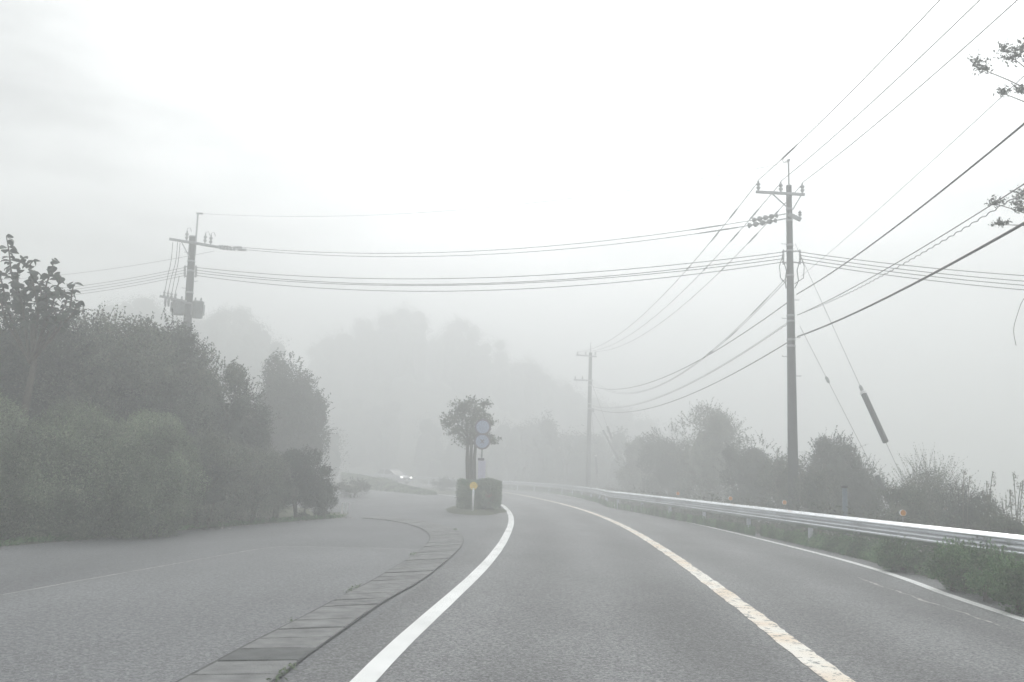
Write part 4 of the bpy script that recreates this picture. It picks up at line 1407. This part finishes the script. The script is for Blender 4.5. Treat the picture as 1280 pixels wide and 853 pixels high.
# guy wires with their guards
def guy(label, A, B, tube_t, tr, m=M_GUARD, rw=.007, ball=None):
    A, B = Vector(A), Vector(B)
    root = empty('guy_wire', B)
    MB().tube([A - B, Vector((0, 0, 0))], rw, 5).build('strand', M_WIREG, root)
    a, b = (A - B) * (1 - tube_t[0]), (A - B) * (1 - tube_t[1])
    d = (b - a).normalized()
    MB().tube([a, a + d * .02, b - d * .02, b], [tr * .85, tr, tr, tr * .85], 12).build('guard_tube', m, root, True)
    MB().tube([a - d * .03, a + d * .06], tr * 1.1, 10).build('tube_collar', M_WPLASTIC, root, True)
    if ball:
        c = (A - B) * (1 - ball)
        MB().tube([c - d * .12, c - d * .06, c + d * .06, c + d * .12], [.02, .05, .05, .02], 8).build('strain_ball', M_CERAM, root, True)
    return tag(root, label, 'guy wire', 'guy wires')
A_ = P(1000, 408, Y1)
B_ = P(1124, 650, 25.5)
def tpar(A, B, py):
    lo, hi = 0.0, 1.0
    for _ in range(40):
        t = (lo + hi) / 2
        q = A.lerp(B, t) - EYE
        yy = 426.5 - F * q.dot(UP) / q.dot(fwd)
        if yy < py: lo = t
        else: hi = t
    return t
guy('left guy wire of the near pole, its dark guard low in the bushes', A_, B_, (tpar(A_, B_, 593), tpar(A_, B_, 634)), .075, ball=tpar(A_, B_, 475))
A_ = P(994, 305, Y1); B_ = P(1131, 605, 24.5)
guy('right guy wire of the near pole with a dark guard hanging in the sky', A_, B_, (tpar(A_, B_, 491), tpar(A_, B_, 553)), .085, ball=tpar(A_, B_, 486))
for k, (ax_, ay_, bx_, by_, u0, u1, lb) in enumerate(((738, 500, 748, 606, 570, 592, 'short faint guy wire close beside the far pole'), (738, 474, 783, 600, 532, 549, 'topmost faint guy wire right of the far pole'), (739, 510, 778, 584, 537, 576, 'middle faint guy wire right of the far pole'))):
    A_ = P(ax_, ay_, Y2); B_ = P(bx_, by_, Y2 - 2 + k * .6)
    guy(lb, A_, B_, (tpar(A_, B_, u0), tpar(A_, B_, u1)), .08, rw=.014)

# ------------------------------------------------------------------ right side vegetation
g4 = 'trees and bushes beyond the guard rail'
tree('broadleaf_tree', 'wide misty tree with a thin feathery top left of the near pole', g4, 885, 508, 95, 46, LEAF_MID, .97, .8, .12, 34, trunk=.16, sprig=.7, nspr=150, depth=5)
tree('broadleaf_tree', 'rounded misty tree between the two right-hand poles', g4, 838, 530, 80, 52, LEAF_DARK, .98, .9, .13, 28, trunk=.14, nspr=90, depth=5)
tree('broadleaf_tree', 'dark rounded tree just left of the near pole', g4, 940, 546, 80, 38, LEAF_DARK, .98, 1.0, .10, 28, trunk=.12, nspr=110, depth=4)
tree('broadleaf_tree', 'faint low tree right of the far pole', g4, 800, 548, 60, 60, LEAF_MID, .98, .9, .14, 22, trunk=.12, nspr=60, depth=4)
shrub('shrub', 'leafy bush hiding the foot of the near pole', g4, 983, 565, 76, 31, LEAF_MID, leaf=.08, dens=.8, nspr=70, depth=2.5)
tree('broadleaf_tree', 'dark flat-topped tree just right of the near pole', g4, 1042, 541, 66, 30, LEAF_DARK, .85, 1.0, .08, 20, trunk=.1, nspr=120, sprig=.4, depth=3.0)
shrub('shrub', 'dark bush between the near pole and the slanting guard tube', g4, 1075, 572, 70, 29, LEAF_DARK, leaf=.075, nspr=100, sprig=.4, depth=2.5)
shrub('shrub', 'low dark bush behind the blue-grey post', g4, 1020, 585, 60, 27, LEAF_MID, leaf=.075, nspr=80, sprig=.35, depth=2.2)
shrub('shrub', 'twiggy bush with upright shoots right of the slanting guard tube', g4, 1160, 582, 76, 25, LEAF_MID, leaf=.06, nspr=260, sprig=.75, depth=2.2, core=False, dens=1.2)
shrub('shrub', 'dark rounded bush below the tall grass plumes', g4, 1205, 608, 80, 22, LEAF_DARK, leaf=.06, nspr=150, sprig=.3, depth=2.2)
shrub('shrub', 'brownish bush behind the orange delineator', g4, 1130, 606, 76, 22, LEAF_MID, leaf=.06, nspr=100, sprig=.3, depth=1.8)
shrub('shrub', 'sparse bush at the right edge behind the rail', g4, 1262, 630, 70, 18, LEAF_MID, leaf=.055, nspr=130, sprig=.35, depth=1.8)

# undergrowth behind the rail
ug = Foliage(61)
pts = []
for i, (p, n_) in enumerate(zip(rail, rn)):
    if not 9 < p.y < 75: continue
    for _ in range(240 if p.y < 40 else 90):
        o_ = r.uniform(.25, 3.2)
        x, y = p.x + n_.x * o_ + r.normal(0, .1), p.y + n_.y * o_ + r.uniform(-.3, .3)
        hh = (.34 + .22 * math.sin(x * 2.1 + y * .9) + .25 * math.sin(y * .7)) 
        pts.append((x, y, r.uniform(0, max(.15, hh + .25))))
pts = np.array(pts)
pts[:, 2] += height(pts[:, 0], pts[:, 1]) 
ug.leaves(pts, np.tile([0, -1., .4], (len(pts), 1)), .085, .38)
tag(ug.build('undergrowth', LEAF_MID), 'tangled undergrowth on the slope beyond the guard rail', 'undergrowth', kind='stuff')
ud = Foliage(62)
sel = pts[r.choice(len(pts), len(pts) // 12, replace=False)] + np.array([0, 0, .12])
ud.leaves(sel, np.tile([0, -1., .4], (len(sel), 1)), .09, .3)
tag(ud.build('dry_undergrowth', LEAF_DRY), 'dry brown growth among the green beyond the rail', 'undergrowth', kind='stuff')

# weeds between the edge line and the rail
wd = Foliage(63)
pts = []
LRf = lambda y: float(np.interp(y, [p.y for p in endR if p.y < 90], [p.x for p in endR if p.y < 90]))
LRpix = sorted([(p.y, p.x) for p in backR + LR[1:-1]] )
def edge_x(y): return float(np.interp(y, [a for a, _ in LRpix], [b for _, b in LRpix])) if y < LRpix[-1][0] else LRf(y)
for i, (p, n_) in enumerate(zip(rail, rn)):
    if not 7 < p.y < 80: continue
    ex = edge_x(p.y) + .42
    gap = p.x + .15 - ex
    for _ in range(620 if p.y < 22 else (420 if p.y < 40 else 150)):
        t = r.random()
        x = ex + gap * (1 - (1 - t) ** 1.3) if gap > 0 else p.x
        y = p.y + r.uniform(-.3, .3)
        grow = np.clip((22 - y) / 9, 0, 1)
        lump = max(0, mnoise.noise(Vector((x * 1.2, y * .8, 3)))) 
        hh = (.06 + .22 * t + .25 * t * lump) * (1 + 1.5 * grow)
        pts.append((x, y, r.uniform(0, 1) ** .8 * hh))
pts = np.array(pts)
wd.leaves(pts, np.tile([-.3, -.8, .6], (len(pts), 1)), .055, .42)
tag(wd.build('verge_weeds', LEAF_FRESH), 'green weeds growing between the right edge line and the rail', 'weeds', kind='stuff')
# leafy weed clumps, which one can count
for k, (px_, py_, w_, Yd, lb) in enumerate(((1120, 678, 46, 15.2, 'smallest weed clump under the rail'), (1197, 681, 64, 12.6, 'bushy weed clump rising against the rail'), (1238, 684, 62, 11.6, 'weed clump with a stalk reaching over the rail'), (1278, 704, 80, 10.6, 'nearest weed clump at the right frame edge'), (1065, 676, 30, 18.5, 'low weed clump farther along the rail'))):
    s_ = shrub('weed_clump', lb, 'weed clumps under the rail', px_, py_, w_, Yd, LEAF_FRESH, leaf=.05, base=-.02, sprig=.16, nspr=80, depth=.8, cat='weeds', core=False, dens=2.0, stems=True)

# tall grass plumes on the right
def grass_tuft(px, tops, Yd, label):
    q = P(px, 650, Yd)
    gz = hz(q.x, q.y)
    root = empty('tall_grass', (q.x, q.y, gz))
    O = Vector((q.x, q.y, gz))
    for (tx, ty) in tops:
        tip = P(tx, ty, Yd + random.uniform(-.4, .4)) - O
        b0 = Vector((random.uniform(-.15, .15), random.uniform(-.1, .1), 0))
        mid_ = b0.lerp(tip, .65); mid_.x = b0.x + (tip.x - b0.x) * .4
        pts = smooth_poly([b0, mid_, tip], 2)
        MB().tube(pts, [.008] * (len(pts) - 1) + [.003], 4).build('stalk', LEAF_DRY, root)
        f = Foliage(int(tx * 7))
        n = 46
        t = r.uniform(.70, 1.0, n)
        pp = np.array([list(pts[int(a * (len(pts) - 1) * .9999)].lerp(pts[min(len(pts) - 1, int(a * (len(pts) - 1) * .9999) + 1)], (a * (len(pts) - 1) * .9999) % 1)) for a in t]) + r.normal(0, .02, (n, 3)) + np.array([.09, 0, -.05]) * r.random((n, 1)) * (1.05 - t[:, None]) * 4
        f.leaves(pp, np.tile([0, -1., 0], (n, 1)), .055, .2)
        f.build('plume', LEAF_DRY, root)
    f = Foliage(int(px) + 3)
    n = 500
    bl_ = r.normal(0, .3, (n, 3)); bl_[:, 2] = np.clip(np.abs(r.normal(.4, .25, n)), 0, .9)
    f.leaves(bl_, np.tile([0, -1., 0], (n, 1)), .35, .05)
    f.build('blades', LEAF_MID, root)
    tag(root, label, 'tall grass', 'tall grasses beyond the rail')
grass_tuft(1206, [(1205, 588), (1212, 595)], 21, 'single short plume of tall grass left of the taller plumes')
grass_tuft(1234, [(1241, 590), (1233, 603), (1228, 612)], 20, 'middle tall grass plume bending right')
grass_tuft(1264, [(1267, 592), (1276, 603), (1262, 612), (1279, 600)], 19, 'rightmost tall grass with several bending plumes')

# tree beyond the right frame edge; its twigs hang into the picture
def overhang():
    base = Vector((10.8, 15.0, 0)); gz = hz(base.x, base.y)
    O = Vector((base.x, base.y, gz - .1))
    root = empty('overhanging_tree', O)
    limbs('trunk', (0, 0, 0), (.5, 0, 8.6 - gz), .2, [], root)
    tips = [(1222, 80, 17), (1231, 87, 13), (1254, 62, 13), (1262, 73, 16), (1272, 62, 12), (1254, 117, 11), (1276, 114, 13), (1243, 254, 12), (1272, 252, 16), (1279, 242, 14), (1250, 280, 11), (1277, 262, 14)]
    f = Foliage(91)
    Yd = 14.0
    for (x, y, w) in tips:
        q = P(x, y, Yd) - O
        rr = w / F * Yd
        f.blob(q, (rr * .9, rr * .7, rr * .45), 60, .06, .4, .4, .95)
        f.sprigs(q, (rr * .4, rr * .4, rr * .2), 9, rr * .9, .055, up=-.1, k=5)
    for (x, y) in ((1330, 60), (1370, 140), (1345, 240), (1400, 30), (1420, 200), (1390, 300), (1450, 110)):
        q = P(x, y, 14.5) - O
        f.mass(q, (.8, .8, .5), 8, 900, .1, core=False)
    hang = [(1279, 372), (1272, 392), (1266, 412), (1270, 432)]
    hp = smooth_poly([Vector((.4, 0, (P(1345, 300, Yd + .4) - O).z - 1.0)), P(1345, 335, Yd + .3) - O, P(1310, 345, Yd) - O] + [P(x, y, Yd) - O for x, y in hang], 2)
    MB().tube(hp, [.004] * len(hp), 4).build('twig', M_BARK, root)
    for (sx_, sy_, ex_, ey_) in ((1345, 150, 1226, 86), (1345, 150, 1258, 66), (1345, 150, 1276, 60), (1350, 170, 1252, 116), (1350, 170, 1276, 113), (1345, 300, 1240, 254), (1345, 300, 1270, 255), (1345, 300, 1250, 281)):
        a, b = P(sx_, sy_, Yd + .4) - O, P(ex_, ey_, Yd) - O
        s0_ = Vector((.2, 0, a.z - 1.0))
        mm = a.lerp(b, .55) + Vector((0, 0, .1))
        q = smooth_poly([s0_, a, mm, b], 2)
        MB().tube(q, [.022 * (1 - .82 * i / (len(q) - 1)) for i in range(len(q))], 5).build('branch', M_BARK, root, True)
    f.build('crown', LEAF_DARK, root)
    tag(root, 'tree whose thin leafy twigs hang in at the upper right', 'tree')
overhang()

# ------------------------------------------------------------------ the car in the fog
def car():
    root = empty('car', (0, 0, 0))
    W_ = 1.7
    # body outline along x (front at +x), loft over half widths
    low = [(-2.15, .35), (-2.2, .62), (-2.15, .95), (-1.7, 1.0), (-.9, .98), (.75, .93), (1.5, .86), (2.05, .74), (2.15, .55), (2.12, .30), (1.75, .22), (-1.8, .22)]
    def extr(outline, ws):
        n = len(outline)
        vs = []
        for y, s in ws:
            for x, z in outline:
                vs.append((x * s, y, .62 + (z - .62) * s))
        fs = []
        for l in range(len(ws) - 1):
            for k in range(n):
                j = (k + 1) % n
                fs.append((l * n + k, l * n + j, (l + 1) * n + j, (l + 1) * n + k))
        fs.append(tuple(reversed(range(n)))); fs.append(tuple(range((len(ws) - 1) * n, len(ws) * n)))
        return MB().add(vs, fs)
    extr(low, [(-.85, .90), (-.82, .97), (-.6, 1), (.6, 1), (.82, .97), (.85, .90)]).build('body', M_CARPAINT, root, True)
    # cabin, glass all round and painted roof
    cab = [(-1.75, .96), (-1.3, 1.40), (.15, 1.44), (1.0, .92)]
    vs = []
    for y, ins in ((-.78, 0), (.78, 0)):
        for i, (x, z) in enumerate(cab): vs.append((x, y * (1 if i in (0, 3) else .8), z))
    g = MB().add(vs, [(0, 1, 2, 3), (7, 6, 5, 4), (1, 5, 6, 2), (2, 6, 7, 3), (0, 4, 5, 1), (0, 3, 7, 4)])
    g.build('windows', M_GLASS, root)
    MB().box((-.57, 0, 1.44), (1.5, 1.25, .05), bev=.02).build('roof', M_CARPAINT, root)
    for y in (-1, 1):
        for x0_, z0_, x1_, z1_ in ((-1.75, .97, -1.3, 1.43), (.15, 1.45, 1.0, .94), (-.55, .97, -.55, 1.43)):
            MB().tube([(x0_, y * .80, z0_), (x1_, y * .65, z1_)], .035, 6).build('pillar', M_CARPAINT, root)
        mo = MB().box((.72, y * .93, 1.0), (.12, .18, .13), bev=.03).build('mirror', M_CARPAINT, root)
        for x in (-1.35, 1.33):
            w = MB().tube([(x, y * .84, .31), (x, y * .66, .31)], .31, 20).build('wheel', M_TYRE, root, True)
            MB().tube([(x, y * .855, .31), (x, y * .83, .31)], .19, 14).build('rim', M_STEEL, w, True)
        h = MB().box((2.04, y * .62, .68), (.20, .27, .13), bev=.04).build('headlight', M_LAMP, root)
        MB().box((-2.14, y * .66, .78), (.12, .28, .16), bev=.03).build('tail_light', M_SIGNR, root)
    MB().box((2.13, 0, .50), (.06, .8, .14), bev=.02).build('grille', M_DARK, root)
    MB().box((2.17, 0, .40), (.02, .33, .165), bev=.004).build('number_plate', M_WPLASTIC, root)
    tag(root, 'silver car with lit headlights coming out of the fog', 'car')
    return root
c = car()
CY = 92.0
cp = P(491, 600, CY)
best = min(range(len(mid)), key=lambda i: abs(mid[i].y - CY) + (0 if mid[i].y > 60 else 99))
c.location = (cp.x, CY, 0.0)
c.rotation_euler = (0, 0, math.radians(-42))

# ------------------------------------------------------------------ haze: one closed box round everything but the sky
hb = MB().box((0, 25, 12.5), (800, 800, 45))
m = bpy.data.materials.new('fog')
m.use_nodes = True
t = m.node_tree
t.nodes.clear()
mo = nd(t, 'ShaderNodeOutputMaterial')
pv = nd(t, 'ShaderNodeVolumePrincipled')
pv.inputs['Color'].default_value = (.927, .938, .944, 1)
pv.inputs['Density'].default_value = FOG_DENSITY
pv.inputs['Anisotropy'].default_value = .35
t.links.new(pv.outputs[0], mo.inputs['Volume'])
tag(hb.build('haze', m), kind='stuff')
